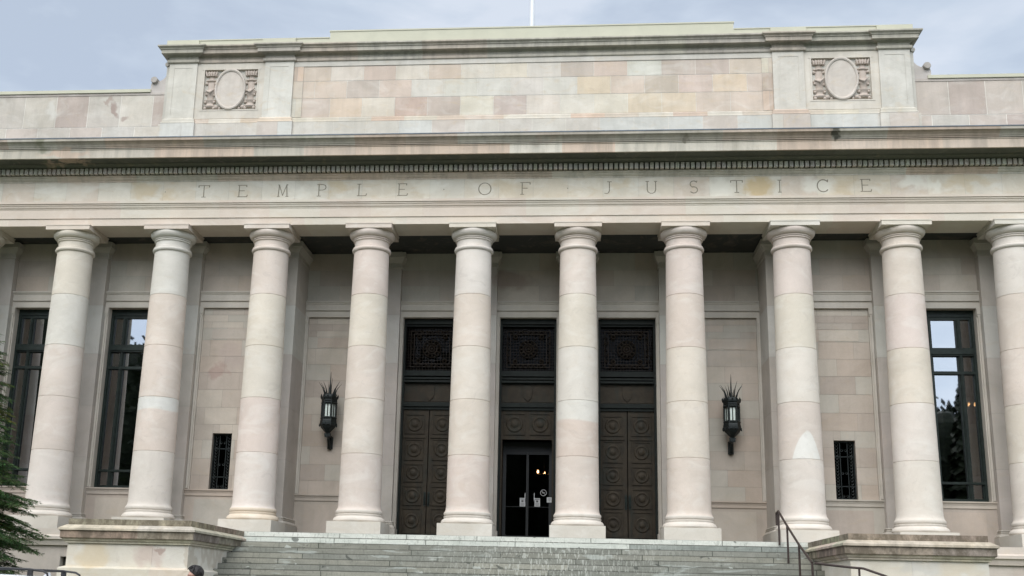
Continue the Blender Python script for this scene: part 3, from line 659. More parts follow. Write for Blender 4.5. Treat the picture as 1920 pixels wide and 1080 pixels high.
def doorway(xc, openmid):
    d = empty('bronze_doorway', (xc, 2.5, PZ)); d.parent = T
    Z = -PZ
    mb = MB(); hw = .81
    def B_(a, b, c, e, y0=0, y1=.12, t=(1, 1, 1)): mb.box(a, b, y0, y1, c + Z, e + Z, t)
    B_(-hw, -hw + .065, PZ, 5.77, -.08); B_(hw - .065, hw, PZ, 5.77, -.08); B_(-hw + .065, hw - .065, 5.62, 5.77, -.1); B_(-hw + .065, hw - .065, 5.56, 5.62, -.04)
    for z, y in ((4.21, -.04), (4.15, -.10), (4.06, -.06), (3.96, -.12)): B_(-hw + .0651, hw - .0651, z - .06, z - .002, y)
    B_(-hw + .0651, hw - .0651, 3.87, 3.898, -.03)
    B_(-hw + .0651, hw - .0651, 3.20, 3.32, -.10); B_(-hw + .0651, hw - .0651, 3.12, 3.198, -.05)
    B_(-hw + .0651, hw - .0651, 4.152, 4.26, -.02)
    mb.build('door_frame', M['bronze2'], d)
    mb = MB(); mb.box(-.744, .744, .0, .1, 3.321 + Z, 3.869 + Z)
    zc = 3.6 + Z; mb.poly([(-.12, zc + .2), (-.13, zc), (-.09, zc - .13), (0, zc - .22), (.09, zc - .13), (.13, zc), (.12, zc + .2), (0, zc + .23)], -.03, -.001)
    mb.box(-.70, .70, -.012, -.001, zc - .245, zc - .232); mb.box(-.70, .70, -.012, -.001, zc + .235, zc + .248)
    mb.build('shield_panel', M['bronze'], d)
    gm = grille_mesh(.06); gm.v = [(a, b, c + Z) for a, b, c in gm.v]; gm.build('rosette_grille', M['grille'], d, smooth=40)
    q = MB(); q.box(-.745, .745, .14, .146, 4.26 + Z, 5.56 + Z); q.build('pane', M['dim'], d)
    pz = [(.02 - .40, .32), (.40, .94), (1.055, 1.56), (1.67, 2.26)]
    if not openmid:
        for s in (-1, 1):
            mb = MB(); xa, xb = sorted((s * .012, s * .744)); mb.box(xa, xb, .0, .07, PZ + Z + .01, 3.119 + Z)
            xa, xb = sorted((s * .09, s * .70)) if True else 0
            for z0, z1 in pz: ringpanel(mb, xa + .03, xb - .05, z0 + Z, z1 + Z, -.002)
            ringpanel(mb, xa + .02, xb - .04, 2.42 + Z, 2.98 + Z, -.002)
            mb.box(xa - .03, xb + .01, -.03, -.003, 2.30 + Z, 2.35 + Z)
            lf = mb.build('door_leaf', M['bronze'], d, smooth=40)
            mb = MB(); mb.tube([(s * .055, -.01, .42 + Z), (s * .055, -.07, .44 + Z), (s * .055, -.07, .72 + Z), (s * .055, -.01, .74 + Z)], .014, 8); mb.box(s * .055 - .03, s * .055 + .03, -.02, -.003, .38 + Z, .78 + Z); mb.build('door_handle', M['frame'], d)
    else:
        mb = MB(); mb.box(-.744, .744, .0, .07, 2.29 + Z, 3.119 + Z)
        for s in (-1, 1):
            xa, xb = sorted((s * .06, s * .66)); ringpanel(mb, xa, xb, 2.42 + Z, 3.03 + Z, -.002)
            xa, xb = sorted((s * .70, s * .744)); mb.box(xa, xb, .0, .55, Z + PZ, 2.289 + Z)
        mb.build('transom_panel', M['bronze'], d, smooth=40)
        mb = MB(); mb.box(-.70, .70, .55, .60, 2.0 + Z, 2.289 + Z); mb.box(-.70, -.64, .55, .60, Z + PZ, 2.0 + Z); mb.box(.64, .70, .55, .60, Z + PZ, 2.0 + Z); mb.build('vestibule_frame', M['vest'], d)
        for s in (-1, 1):
            mb = MB(); xa, xb = sorted((s * .004, s * .64)); za, zb = Z + PZ + .01, 2.0 + Z
            for a, b, c, e in ((xa, xa + .03, za, zb), (xb - .03, xb, za, zb), (xa + .03, xb - .03, za, za + .25), (xa + .03, xb - .03, zb - .06, zb), (xa + .03, xb - .03, za + 1.05, za + 1.065)): mb.box(a, b, .56, .59, c, e)
            lf = mb.build('glass_door', M['vest'], d)
            q = MB(); q.box(xa + .03, xb - .03, .572, .578, za + .25, za + 1.05); q.box(xa + .03, xb - .03, .572, .578, za + 1.065, zb - .06); q.build('pane', M['doorglass'], d)
            xh = s * .075 + .06; xh = -.06 if s < 0 else .20
            q = MB(); q.tube([(xh, .55, .62 + Z), (xh, .50, .64 + Z), (xh, .50, .82 + Z), (xh, .55, .84 + Z)], .011, 8); q.build('pull_handle', M['white'], d)
            xn = -.13 if s < 0 else .285
            q = MB(); q.box(xn - .078, xn + .078, .553, .5555, .47 + Z, .705 + Z); nt = q.build('paper_notice', M['paper'], d)
            q = MB(); q.box(xn - .065, xn + .065, .5515, .5528, .665 + Z, .685 + Z); q.box(xn - .035, xn + .03, .5515, .5528, .585 + Z, .645 + Z)
            for kk in range(4): q.box(xn - .06, xn + .055, .5515, .5528, .49 + kk * .022 + Z, .499 + kk * .022 + Z)
            q.build('print', M['ink'], d)
            if s > 0:
                q = MB(); q.lathe([(.078, .0), (.078, -.002), (.09, -.002), (.09, 0)], (.458, .5555, .86 + Z), 28, axis='y'); q.tube([(.40, .5545, .915 + Z), (.516, .5545, .805 + Z)], .006, 6); q.box(.415, .50, .5535, .5545, .852 + Z, .866 + Z); q.build('no_smoking_sign', M['paper'], d)
                q = MB(); q.box(.555, .70, .548, .5495, .59 + Z, .735 + Z); nt = q.build('square_notice', M['paper'], d)
                q = MB(); q.box(.60, .66, .5465, .5478, .69 + Z, .70 + Z); q.tube([(.655, .5475, .695 + Z), (.64, .5475, .65 + Z), (.625, .5475, .62 + Z)], .005, 5); q.box(.61, .62, .5465, .5478, .64 + Z, .68 + Z); q.build('print', M['ink'], d)
    return d
for xc, op in ((-2.8, 0), (0, 1), (2.8, 0)): doorway(xc, op)

# ---- dark rooms behind the glass
mb = MB(); mb.box(-BX, BX, 14, 14.2, PZ, 7.6); mb.box(-BX, BX, 2.9, 14, 6.9, 7.1); mb.box(-BX, -6.9, 1.75, 2.9, 6.9, 7.1); mb.box(6.9, BX, 1.75, 2.9, 6.9, 7.1); mb.box(-BX, BX, 2.75, 14.2, PZ - .3, PZ - .005); mb.box(-BX, -6.9, 1.75, 2.75, PZ - .3, PZ - .005); mb.box(6.9, BX, 1.75, 2.75, PZ - .3, PZ - .005)
mb.box(-6.95, -6.8, 2.8, 14, PZ, 6.9); mb.box(6.8, 6.95, 2.8, 14, PZ, 6.9); mb.box(-BX, -BX + .2, 1.2, 22, GZ, 11.7); mb.box(BX - .2, BX, 1.2, 22, GZ, 11.7); mb.box(-BX, BX, 21.8, 22, GZ, 11.7)
mb.build('interior', M['room'], T)
# ---- portico floor, outer plinth wall
mb = MB(); p = pal('col')
mb.box(-BX, BX, -.9, 3.2, PZ - .25, PZ)
mb.build('portico_floor', M['floor'], T)
p = pal('wall', .03, 1.12)
for a, b in ((-BX, -6.8), (6.8, BX)):
    mb = MB()
    mb.sweep([(a, 0), (b, 0)], [(.85, PZ + .003), (1.02, PZ - .0), (1.02, PZ - .16), (1.05, PZ - .17), (1.08, PZ - .2), (1.08, PZ - .27), (1.03, PZ - .30), (1.0, PZ - .42), (.9, PZ - .43)], 2.2, p, ends=False)
    blocks(mb, a, b, [GZ, -2.9, -2.3, -1.7, -1.04], -.93, 2.1, p, depth=.3, gap=.004, holes=[(-11.62, -11.3, -1.62, -1.31)])
    if a < 0: mb.box(-11.7, -11.2, -.75, -.62, -1.7, -1.25, (.08, .08, .07))
    mb.build('plinth_wall', M['wall'], T)

# ------------------------------------------------------------------ steps and pedestals
st = MB(); RZ, RY = .1365, .302; ns_ = 21
for k in range(ns_):
    z1 = PZ + .0 - RZ * k; y0 = -1.15 - RY * k
    if k == 0: z1 += .004
    x = -6.9 + rng.uniform(-1.2, 0)
    while x < 6.9:
        wd = rng.uniform(1.6, 3.4); a, b = max(x, -6.9), min(x + wd, 6.9)
        if b - a > .05:
            if k == 0: t = (.60, .60, .545)
            elif k == 1: t = (.58, .59, .535) if b < 3.6 else (.26, .275, .25)
            else: t = rng.choice([(.24, .235, .20), (.22, .22, .19), (.27, .262, .22), (.23, .23, .20), (.25, .247, .215)])
            j = 1 + rng.uniform(-.06, .06); t = tuple(v * j for v in t)
            st.box(a + .008, b - .008, y0, y0 + RY + .05, z1 - RZ - .03 if k < ns_ - 1 else GZ - .05, z1, t)
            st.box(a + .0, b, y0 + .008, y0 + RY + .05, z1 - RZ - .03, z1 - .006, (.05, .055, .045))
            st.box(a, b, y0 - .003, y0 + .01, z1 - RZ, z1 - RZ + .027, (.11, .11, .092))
            st.face([(a, y0 + .012, z1 + .003), (b, y0 + .012, z1 + .003), (b, y0 + RY + .04, z1 + .003), (a, y0 + RY + .04, z1 + .003)], (.09, .095, .08))  # dark sheet added over each unseen tread to cut bounced light
        x += wd
for k in range(ns_):
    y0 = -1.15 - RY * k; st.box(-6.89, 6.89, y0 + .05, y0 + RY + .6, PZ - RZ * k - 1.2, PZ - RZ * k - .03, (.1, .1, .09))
st.build('stone_staircase', M['step'], label='wide flight of grey green stone steps rising to the columns, pale top risers', cat='steps')
cap_prof = [(-.2, PZ + .002), (.0, PZ), (.0, PZ - .115)]
def pedestal(s, label):
    pd = empty('stair_pedestal', (s * 8.2, -3, GZ), label=label, cat='pedestal', group='stone pedestals flanking the steps')
    hx, y0, y1 = 1.36, -2.0, 1.98        # half width, front (towards the street) and back of the coping, from y=-3
    def loc(mb): mb.v = [(a, b, c - GZ) for a, b, c in mb.v]; return mb
    path = [(-hx, y1), (-hx, y0), (hx, y0), (hx, y1)]
    mb = MB(); p = lambda: tuple(v * (1 + rng.uniform(-.1, .1)) for v in (.42, .36, .28))
    mb.sweep(path, [(0, PZ + .004), (0, PZ - .115)], 1.6, p, ends=False); mb.box(-hx + .004, hx - .004, y0 + .004, y1, PZ - .2, PZ + .001, (.38, .33, .26))
    mb.sweep(path, [(.14, PZ - .245), (.13, PZ - .26), (.115, PZ - .265), (.115, PZ - .40), (.10, PZ - .415)], 1.6, p, ends=False)
    mb.box(-hx, hx, y0, y1, PZ - .42, PZ - .21, (.3, .28, .22))
    loc(mb).build('coping', M['cap'], pd, label='coping stained dark with moss')
    mb = MB(); p = lambda: tuple(v * (1 + rng.uniform(-.05, .05)) for v in (.60, .54, .43))
    mb.sweep(path, [(-.05, PZ - .116), (.03, PZ - .125), (.13, PZ - .185), (.155, PZ - .2), (.155, PZ - .243), (.13, PZ - .246)], 1.6, p, ends=False)
    mb.sweep(path, [(.10, PZ - .416), (.075, PZ - .43), (.06, PZ - .46), (.03, PZ - .475), (.03, PZ - .51), (-.1, PZ - .512)], 1.6, p, ends=False)
    loc(mb).build('moulding', M['ledge'], pd)
    mb = MB(); hb = hx - .02
    t = (.62, .575, .485)
    mb.box(-hb, -.35 * s + .2, y0 + .02, y1, -1.62, PZ - .49, t); mb.box(-.35 * s + .206, hb, y0 + .02, y1, -1.62, PZ - .49, (.60, .57, .50)); mb.box(-hb + .02, hb - .02, y0 + .026, y1, -1.62, PZ - .495, (.6, .6, .55))
    mb.sweep([(-hb, y1), (-hb, y0 + .02), (hb, y0 + .02), (hb, y1)], [(-.05, -1.60), (.01, -1.605), (.10, -1.635), (.12, -1.65), (.12, GZ)], 1.9, pal('cheek', .04), ends=False)
    loc(mb).build('pedestal_body', M['cheek'], pd)
    return pd
pedestal(-1, 'massive stone pedestal with mossy coping left of the steps, behind the conifer')
pedestal(1, 'massive stone pedestal with mossy coping right of the steps, beside the handrail')

# ------------------------------------------------------------------ handrails
def zs_(y): return max(GZ, PZ - (-y - 1.15) * RZ / RY)
hr = empty('stair_handrail', (6.17, -1.2, PZ), label='thin brown steel handrail running down the steps by the right pedestal', cat='handrail')
def rel(pts, o): return [(a - o[0], b - o[1], c - o[2]) for a, b, c in pts]
O = (6.17, -1.2, PZ)
mb = MB(); mb.tube(rel([(6.17, -.95, -.20), (6.17, -.95, .09), (6.17, -1.2, .12), (6.17, -2.2, -.29), (6.17, -3.42, -.77), (6.17, -4.67, -1.20)], O), .026, 10); mb.build('top_rail', M['rail'], hr, smooth=60)
for y, zt in ((-1.2, .11), (-2.2, -.29), (-3.42, -.77), (-4.67, -1.2)):
    mb = MB(); mb.tube(rel([(6.17, y, zs_(y) - .05), (6.17, y, zt)], O), .024, 10); mb.build('post', M['rail'], hr, smooth=60)
O = (6.85, -5.5, GZ)
hr = empty('landing_handrail', O, label='grey steel handrail sloping down in front of the right pedestal', cat='handrail')
mb = MB(); mb.tube(rel([(6.20, -4.8, -1.21), (6.74, -5.4, -1.295), (6.97, -5.5, -1.313), (7.27, -5.9, -1.459), (8.1, -6.9, -1.95), (8.9, -7.6, -2.5)], O), .024, 10); mb.build('top_rail', M['rail'], hr, smooth=60)
for x, y, zt in ((6.90, -5.46, -1.32), (8.1, -6.9, -1.95), (8.9, -7.6, -2.5)):
    mb = MB(); mb.tube(rel([(x, y, zs_(y) - .02), (x, y, zt)], O), .022, 10); mb.build('post', M['rail'], hr, smooth=60)

# ------------------------------------------------------------------ wall lanterns
def lantern(xc, label):
    ln = empty('wall_lantern', (xc, 2.31, 1.92), label=label, cat='lantern', group='spiked bronze lanterns on the portico wall')
    oy = -.42; Z = 1.92
    n = 6; a0 = 0
    mb = MB()
    def hexl(prof): mb.lathe([(r, z - Z) for r, z in prof], (0, oy, 0), n, a0=a0, a1=a0 + 2 * math.pi)
    hexl([(.17, 3.22), (.215, 3.215), (.225, 3.23), (.225, 3.27), (.255, 3.30), (.26, 3.34), (.19, 3.35), (.17, 3.42), (.10, 3.44)])
    hexl([(.17, 2.72), (.225, 2.70), (.235, 2.66), (.24, 2.60), (.26, 2.585), (.26, 2.55), (.22, 2.52), (.20, 2.47), (.13, 2.40), (.06, 2.33), (.04, 2.28), (.055, 2.26), (.03, 2.22)])
    for k in range(n):
        a = a0 + 2 * math.pi * k / n; mb.tube([(.205 * math.cos(a), oy + .205 * math.sin(a), 2.70 - Z), (.205 * math.cos(a), oy + .205 * math.sin(a), 3.22 - Z)], .022, 6)
        a = a0 + 2 * math.pi * (k + .5) / n; r = .205 * math.cos(math.pi / 6)
        # framed faces with two slits each
        ux, uy = -math.sin(a), math.cos(a)
        for q, wq in ((-.088, .018), (0, .013), (.088, .018)):
            c = (r * math.cos(a) + ux * q, oy + r * math.sin(a) + uy * q); mb.tube([(c[0], c[1], 2.70 - Z), (c[0], c[1], 3.22 - Z)], wq, 6)
        for z in (2.74, 3.17): mb.tube([(r * math.cos(a) - ux * .09, oy + r * math.sin(a) - uy * .09, z - Z), (r * math.cos(a) + ux * .09, oy + r * math.sin(a) + uy * .09, z - Z)], .04, 6)
        for q in (0, .5):
            b = a0 + 2 * math.pi * (k + q) / n; mb.lathe([(.001, -.035), (.02, -.02), (.024, .0), (.012, .03), (.001, .05)], (.24 * math.cos(b), oy + .24 * math.sin(b), 3.37 - Z), 6)
            mb.lathe([(.001, -.045), (.02, -.02), (.02, .01), (.001, .03)], (.245 * math.cos(b), oy + .245 * math.sin(b), 2.54 - Z), 6)
    body = mb.build('lantern_body', M['iron'], ln)
    mb = MB(); mb.lathe([(.001, 2.72 - Z), (.178, 2.72 - Z), (.178, 3.2 - Z), (.001, 3.2 - Z)], (0, oy, 0), n, a0=a0, a1=a0 + 2 * math.pi); mb.build('lantern_glass', M['milk'], ln)
    mb = MB(); mb.tube([(0, oy, 3.4 - Z), (0, oy, 3.7 - Z), (.006, oy, 4.08 - Z)], [.03, .02, .003], 6)
    for k in range(8):
        a = 2 * math.pi * (k + .5) / 8; hh = [.42, .40, .50, .45][k % 4]; c, s = math.cos(a), math.sin(a)
        mb.tube([(.13 * c, oy + .13 * s, 3.36 - Z), (.16 * c, oy + .16 * s, 3.48 - Z), (.205 * c, oy + .205 * s, (3.34 + hh * .6) - Z), (.33 * c, oy + .33 * s, 3.34 + hh - Z)], [.018, .020, .012, .002], 6)
    mb.build('spike_crown', M['iron'], ln)
    mb = MB(); mb.box(-.075, .075, -.06, 0, 0, .34); mb.box(-.055, .055, -.5, -.06, .30, .36); mb.poly([(-.055, .30), (-.055, .0), (.055, .0), (.055, .30)], -.13, -.061)
    q = [(0, .02), (-.13, .05), (-.2, .14), (-.30, .27), (-.48, .30)]
    mb.tube([(0, y, z) for y, z in q], [.05, .05, .045, .04, .03], 8); mb.tube([(0, oy, .30), (0, oy, .36)], [.05, .03], 8); mb.poly([(-.09, .40), (-.07, .29), (.07, .29), (.09, .40)], -.46, -.38)
    mb.build('wall_bracket', M['iron'], ln)
lantern(-5.58, 'spiked dark lantern on the wall left of the three bronze doorways')
lantern(5.60, 'spiked dark lantern on the wall right of the three bronze doorways')

# ------------------------------------------------------------------ chandeliers inside
def chandelier(x, y, z, n, r, label):
    c = empty('chandelier', (x, y, z), label=label, cat='chandelier')
    mb = MB(); mb.tube([(0, 0, -.1), (0, 0, 6.9 - z)], .015, 6); mb.lathe([(r - .02, 0), (r, .02), (r + .02, 0), (r, -.02), (r - .02, 0)], (0, 0, -.06), 24)
    for k in range(n):
        a = 2 * math.pi * k / n; mb.tube([(0, 0, .1), (r * .6 * math.cos(a), r * .6 * math.sin(a), -.12), (r * math.cos(a), r * math.sin(a), -.05)], .01, 5)
    mb.build('frame', M['bronze'], c)
    for k in range(n):
        a = 2 * math.pi * k / n + math.pi / 2; q = MB(); q.lathe([(.001, -.04), (.026, -.02), (.03, .01), (.015, .05), (.001, .07)], (r * math.cos(a), r * math.sin(a), .02), 8); q.build('bulb', M['bulb'], c)
chandelier(.38, 6.5, 1.80, 3, .22, 'small lit chandelier seen through the glass of the central door')
chandelier(14.1, 8, 4.35, 5, .16, 'lit chandelier glowing behind the tall window at right')
chandelier(-13.35, 8, 4.0, 4, .16, 'faint lit chandelier behind the tall windows at left')

# ------------------------------------------------------------------ flagpole
mb = MB(); mb.tube([(0, 0, 0), (0, 0, 6), (0, 0, 12)], [.085, .075, .05], 16); mb.lathe([(.16, 0), (.18, .05), (.12, .12), (.09, .3)], n=16)
mb.build('flagpole', M['white'], smooth=60, loc=(-.127, 5, 11.8), label='white flagpole rising from the roof behind the raised parapet', cat='flagpole')

# ------------------------------------------------------------------ conifer on the left
def leafmat(name, c1, c2):
    m, N, L, B = base(name); at = N.new('ShaderNodeVertexColor'); at.layer_name = 'tint'
    c = mix(N, L, ramp(N, L, noise(N, L, 2.5, 3), .35, .65), c1 + (1,), c2 + (1,)); c = mix(N, L, 1.0, c, at.outputs['Color'], 'MULTIPLY')
    L.new(c, B.inputs['Base Color']); B.inputs['Roughness'].default_value = .6; B.inputs['Specular IOR Level'].default_value = .25; return m
M['needle'] = leafmat('conifer needles', (.024, .056, .018), (.060, .112, .028))
M['woodleaf'] = leafmat('far foliage', (.020, .028, .014), (.045, .055, .028))
M['bark'] = plain('conifer bark', (.06, .045, .035), .9, 0, .3, 12, .3, .5)
def conifer(loc, H, rfun, label, seed):
    r_ = random.Random(seed); tr = empty('conifer_tree', loc, label=label, cat='tree')
    mb = MB(); mb.tube([(0, 0, 0), (0, 0, H * .5), (0, 0, H)], [.16, .09, .01], 10); mb.build('trunk', M['bark'], tr, smooth=60)
    nd = MB(); bk = MB()
    z = .9
    def twig(p, q, dens, tint, w0):
        d = q - p; ln = d.length
        if ln < .02: return
        d = d / ln; u = d.cross(Vector((0, 0, 1))); u = u.normalized() if u.length > .05 else Vector((1, 0, 0)); v = u.cross(d)
        n = max(3, int(ln * dens))
        for k in range(n):
            c = p + d * (ln * (k + r_.random()) / n); a = r_.uniform(0, 6.28)
            dirn = (u * math.cos(a) + v * math.sin(a) * .5 + d * .9).normalized(); l = r_.uniform(.03, .055)
            s = dirn.cross(Vector((r_.uniform(-1, 1), r_.uniform(-1, 1), r_.uniform(-1, 1)))).normalized() * w0
            tt = tuple(tint[i] * r_.uniform(.7, 1.35) for i in range(3))
            nd.face([c - s, c + s, c + dirn * l + s * .4, c + dirn * l - s * .4], tt)
    while z < H - .1:
        nb = 14 if z < H * .8 else 5
        for k in range(nb):
            a = r_.uniform(0, 6.283)
            R0 = rfun(z / H) * r_.uniform(.8, 1.05)
            if R0 < .08: continue
            if math.sin(a) > .6 and r_.random() < .45: continue
            droop = R0 * r_.uniform(.08, .30) * (1 if z < H * .7 else -.2)
            base_ = Vector((0, 0, z)); tip = Vector((R0 * math.cos(a), R0 * math.sin(a), z - droop + R0 * .10))
            midp = base_.lerp(tip, .5) + Vector((0, 0, R0 * .10))
            bk.tube([base_, midp, tip], [.02, .012, .004], 5)
            brown = r_.random() < (.25 if .60 < z / H < .74 else .02)
            tint = (2.6, 1.5, 1.0) if brown else (1.0, 1.0, 1.0)
            g_ = r_.uniform(.75, 1.2); tint = tuple(v * g_ for v in tint)
            nt = max(4, int(R0 * 15))
            for j in range(nt):
                f = .18 + .82 * (j + r_.random()) / nt
                c = (base_.lerp(midp, f * 2) if f < .5 else midp.lerp(tip, f * 2 - 1))
                sd_ = (-1) ** j; b2 = a + sd_ * r_.uniform(.6, 1.1); tl = R0 * .36 * (1.12 - f) + .06
                q = c + Vector((math.cos(b2) * tl, math.sin(b2) * tl, -tl * r_.uniform(.1, .55)))
                twig(c, q, 95, tint, .0045)
                if tl > .2:
                    for g2 in (.45, .75):
                        c2 = c.lerp(q, g2); b3 = b2 + r_.choice((-1, 1)) * .8; q2 = c2 + Vector((math.cos(b3), math.sin(b3), -.35)) * tl * .4; twig(c2, q2, 95, tint, .0045)
            twig(midp, tip, 95, tint, .0045)
        z += .14
    bk.build('branches', M['bark'], tr); nd.build('crown', M['needle'], tr); return tr
conifer((-12.3, -5.0, GZ), 8.6, lambda q: float(np.interp(q, [0, .14, .2, .3, .38, .48, .66, .8, 1], [1.2, 1.6, 1.85, 1.98, 1.80, 1.36, 1.0, .62, .03])), 'dark green conifer with drooping branch tips at the left edge of the steps', 4)

# ------------------------------------------------------------------ far wood across the street (mirrored in the window panes)
tw = MB(); r_ = random.Random(11)
def rough_fir(mb, x, y, z0, h, r):
    mb.lathe([(r * .7, .5), (r * .5, h * .4), (.05, h * .9)], (x, y, z0), 8)
    for k in range(46):
        q = k / 46; zc = z0 + h * (.06 + .94 * q); rr = r * (1 - q) ** .8 + .12; n = 16
        for j in range(n):
            a = r_.uniform(0, 6.28); R0 = rr * r_.uniform(.6, 1.1); c, s = math.cos(a), math.sin(a); w_ = .35 * rr + .15
            mb.face([(x + c * R0 * .1 - s * w_ * .3, y + s * R0 * .1 + c * w_ * .3, zc + h * .03), (x + c * R0 - s * w_, y + s * R0 + c * w_, zc - h * .02), (x + c * R0 * 1.1, y + s * R0 * 1.1, zc - h * .035), (x + c * R0 + s * w_, y + s * R0 - c * w_, zc - h * .02)], (1, 1, 1))
def broad_tree(mb, x, y, z0, h, r):
    zc = z0 + h * .56; rz = h * .44
    mb.lathe([(.4, z0 - zc), (.4, -rz)] + [(r * .82 * math.cos(R_(t)), rz * .93 * math.sin(R_(t))) for t in range(-88, 89, 16)], (x, y, zc), 10)
    for k in range(420):
        a = r_.uniform(0, 6.28); e = math.asin(r_.uniform(-.95, 1)); q = r_.uniform(.85, 1.1)
        p0 = Vector((x + r * q * math.cos(e) * math.cos(a), y + r * q * math.cos(e) * math.sin(a), zc + rz * q * math.sin(e)))
        d1 = Vector((r_.uniform(-1, 1), r_.uniform(-1, 1), r_.uniform(-1, 1))).normalized() * .45; d2 = d1.cross(Vector((r_.uniform(-1, 1), r_.uniform(-1, 1), r_.uniform(-1, 1)))).normalized() * .35
        mb.face([p0 - d1, p0 - d2, p0 + d1, p0 + d2], (1, 1, 1))
for k in range(52):
    x = -112 + k * 4.1 + r_.uniform(-1, 1); y = -73 + r_.uniform(-3, 3)
    h = (33 if x < -47 else 26.2 if x < -8 else 20.2) + r_.uniform(-1.2, 1.0)
    broad_tree(tw, x, y, GZ, h, 4.2)
    if k % 3 == 0: rough_fir(tw, x + 2, y - 4, GZ, h + r_.uniform(.3, 1.3), 3.2)
rough_fir(tw, 36.4, -68, GZ, 23.8, 3.2); rough_fir(tw, 38.8, -68.5, GZ, 21.6, 2.6)
tw.build('far_wood', M['woodleaf'], label='dark fir wood across the street, mirrored in the tall window panes', cat='wood', kind='stuff')

# ------------------------------------------------------------------ sport utility vehicle
M['carpaint'] = plain('silver white car paint', (.50, .52, .54), .25, .2, .02, 2, .6)
M['blackplastic'] = plain('black plastic trim', (.02, .02, .022), .5)
M['tyre'] = plain('tyre rubber', (.02, .02, .02), .8)
M['rim'] = plain('alloy rim', (.5, .5, .5), .3, .8)
M['carglass'] = glass('car glass', .3, .15)
M['lamp'] = plain('clear lamp lens', (.7, .7, .7), .1, 0, .05)
M['red'] = plain('red lamp lens', (.4, .02, .02), .2)
def suv(loc, rz, label):
    c = empty('parked_car', loc, rz, label=label, cat='car')
    def bev(o, w_=.04, s=3):
        mo = o.modifiers.new('bevel', 'BEVEL'); mo.width = w_; mo.segments = s; mo.limit_method = 'ANGLE'; mo.angle_limit = R_(25); return o
    low = [(-2.3, .42), (-2.34, .75), (-2.28, 1.02), (-2.0, 1.08), (1.0, 1.08), (2.1, 1.0), (2.34, .86), (2.36, .5), (2.28, .32), (1.95, .30)]
    for s in range(9): low.append((1.48 + .42 * math.cos(R_(0 + 180 * s / 8)), .32 + .42 * math.sin(R_(180 * s / 8))))
    low += [(1.0, .28), (-.9, .28)]
    for s in range(9): low.append((-1.38 + .42 * math.cos(R_(180 * s / 8)), .32 + .42 * math.sin(R_(180 * s / 8))))
    low += [(-1.85, .30)]
    mb = MB(); mb.poly(low, -.92, .92); body = bev(mb.build('body', M['carpaint'], c, smooth=40), .07)
    cab = [(-2.15, 1.085), (-1.95, 1.52), (-1.75, 1.60), (-.6, 1.655), (.35, 1.62), (.6, 1.55), (1.25, 1.085)]
    mb = MB(); b = len(mb.v)
    def cabin(inset, y):
        return [(x_, y * (1 - .16 * (z_ - 1.08) / .57), z_) for x_, z_ in inset]
    L_, R2 = cabin(cab, -.88), cabin(cab, .88)
    mb.face(L_); mb.face(R2[::-1])
    for k in range(len(cab)): k2 = (k + 1) % len(cab); mb.face([L_[k], R2[k], R2[k2], L_[k2]])
    bev(mb.build('cabin', M['carpaint'], c, smooth=40), .05)
    for s in (-1, 1):
        for q in ([(-1.9, 1.13), (-1.78, 1.48), (-1.05, 1.53), (-1.05, 1.13)], [(-.98, 1.13), (-.98, 1.535), (-.08, 1.545), (-.08, 1.13)], [(0, 1.13), (0, 1.54), (.42, 1.52), (1.02, 1.13)]):
            mb = MB(); P_ = [(x_, s * (.888 * (1 - .16 * (z_ - 1.08) / .57) + .004), z_) for x_, z_ in q]; mb.face(P_); P2 = [(x_, y_ - s * .01, z_) for x_, y_, z_ in P_]; mb.face(P2[::-1])
            mb.build('window', M['carglass'], c)
        for xx in (-.95, .05):
            mb = MB(); mb.box(xx - .006, xx + .006, s * .922 - .004, s * .922 + .004, .4, 1.05); mb.box(xx - .22, xx - .06, s * .93 - .02, s * .93 + .02, .95, .985); mb.build('door_handle', M['blackplastic'], c)
        mb = MB(); mb.poly([(.72, 1.1), (.72, 1.24), (.9, 1.22), (.9, 1.1)], *sorted((s * .93, s * 1.07))); bev(mb.build('wing_mirror', M['carpaint'], c), .03)
        mb = MB(); mb.box(2.18, 2.375, *sorted((s * .5, s * .86)), .74, .9); mb.build('headlight', M['lamp'], c)
        mb = MB(); mb.box(-2.35, -2.26, *sorted((s * .66, s * .9)), .8, 1.05); mb.build('tail_light', M['red'], c)
        for xx in (-1.38, 1.48):
            w_ = empty('wheel', (xx, s * .82, .36)); w_.parent = c
            mb = MB(); mb.lathe([(.22, -.11), (.33, -.12), (.36, -.08), (.36, .08), (.33, .12), (.22, .11)], n=32, axis='y'); mb.build('tyre', M['tyre'], w_, smooth=40)
            mb = MB(); mb.lathe([(.001, -.07), (.06, -.1), (.22, -.1), (.225, .1), (.06, .1), (.001, .07)], n=10, axis='y'); mb.build('rim', M['rim'], w_)
        # long roof rail with feet, curving down at its ends
        rr = [(-1.36, 1.72), (-1.38, 1.79), (-1.3, 1.83), (-.6, 1.85), (.35, 1.83), (.66, 1.79), (.70, 1.70), (.71, 1.62)]
        rr = [(-1.62, 1.60), (-1.60, 1.70), (-1.5, 1.735), (-.6, 1.755), (.25, 1.74), (.50, 1.715), (.58, 1.67), (.60, 1.58)]
        mb = MB(); mb.tube([(x_, s * .66, z_) for x_, z_ in rr], .019, 8)
        for xx in (.28, -1.2): mb.box(xx - .05, xx + .04, s * .66 - .018, s * .66 + .018, 1.60, 1.74)
        mb.build('roof_rail', M['blackplastic'], c, smooth=60)
    mb = MB(); P_ = [(.62, -.70, 1.53), (.62, .70, 1.53), (1.21, .82, 1.12), (1.21, -.82, 1.12)]; mb.face([(x_ + .012, y_, z_ + .012) for x_, y_, z_ in P_]); mb.build('windscreen', M['carglass'], c)
    for xx in (-1.2, .28): mb = MB(); mb.tube([(xx, -.64, 1.73), (xx, .64, 1.73)], .018, 8); mb.build('cross_bar', M['blackplastic'], c)
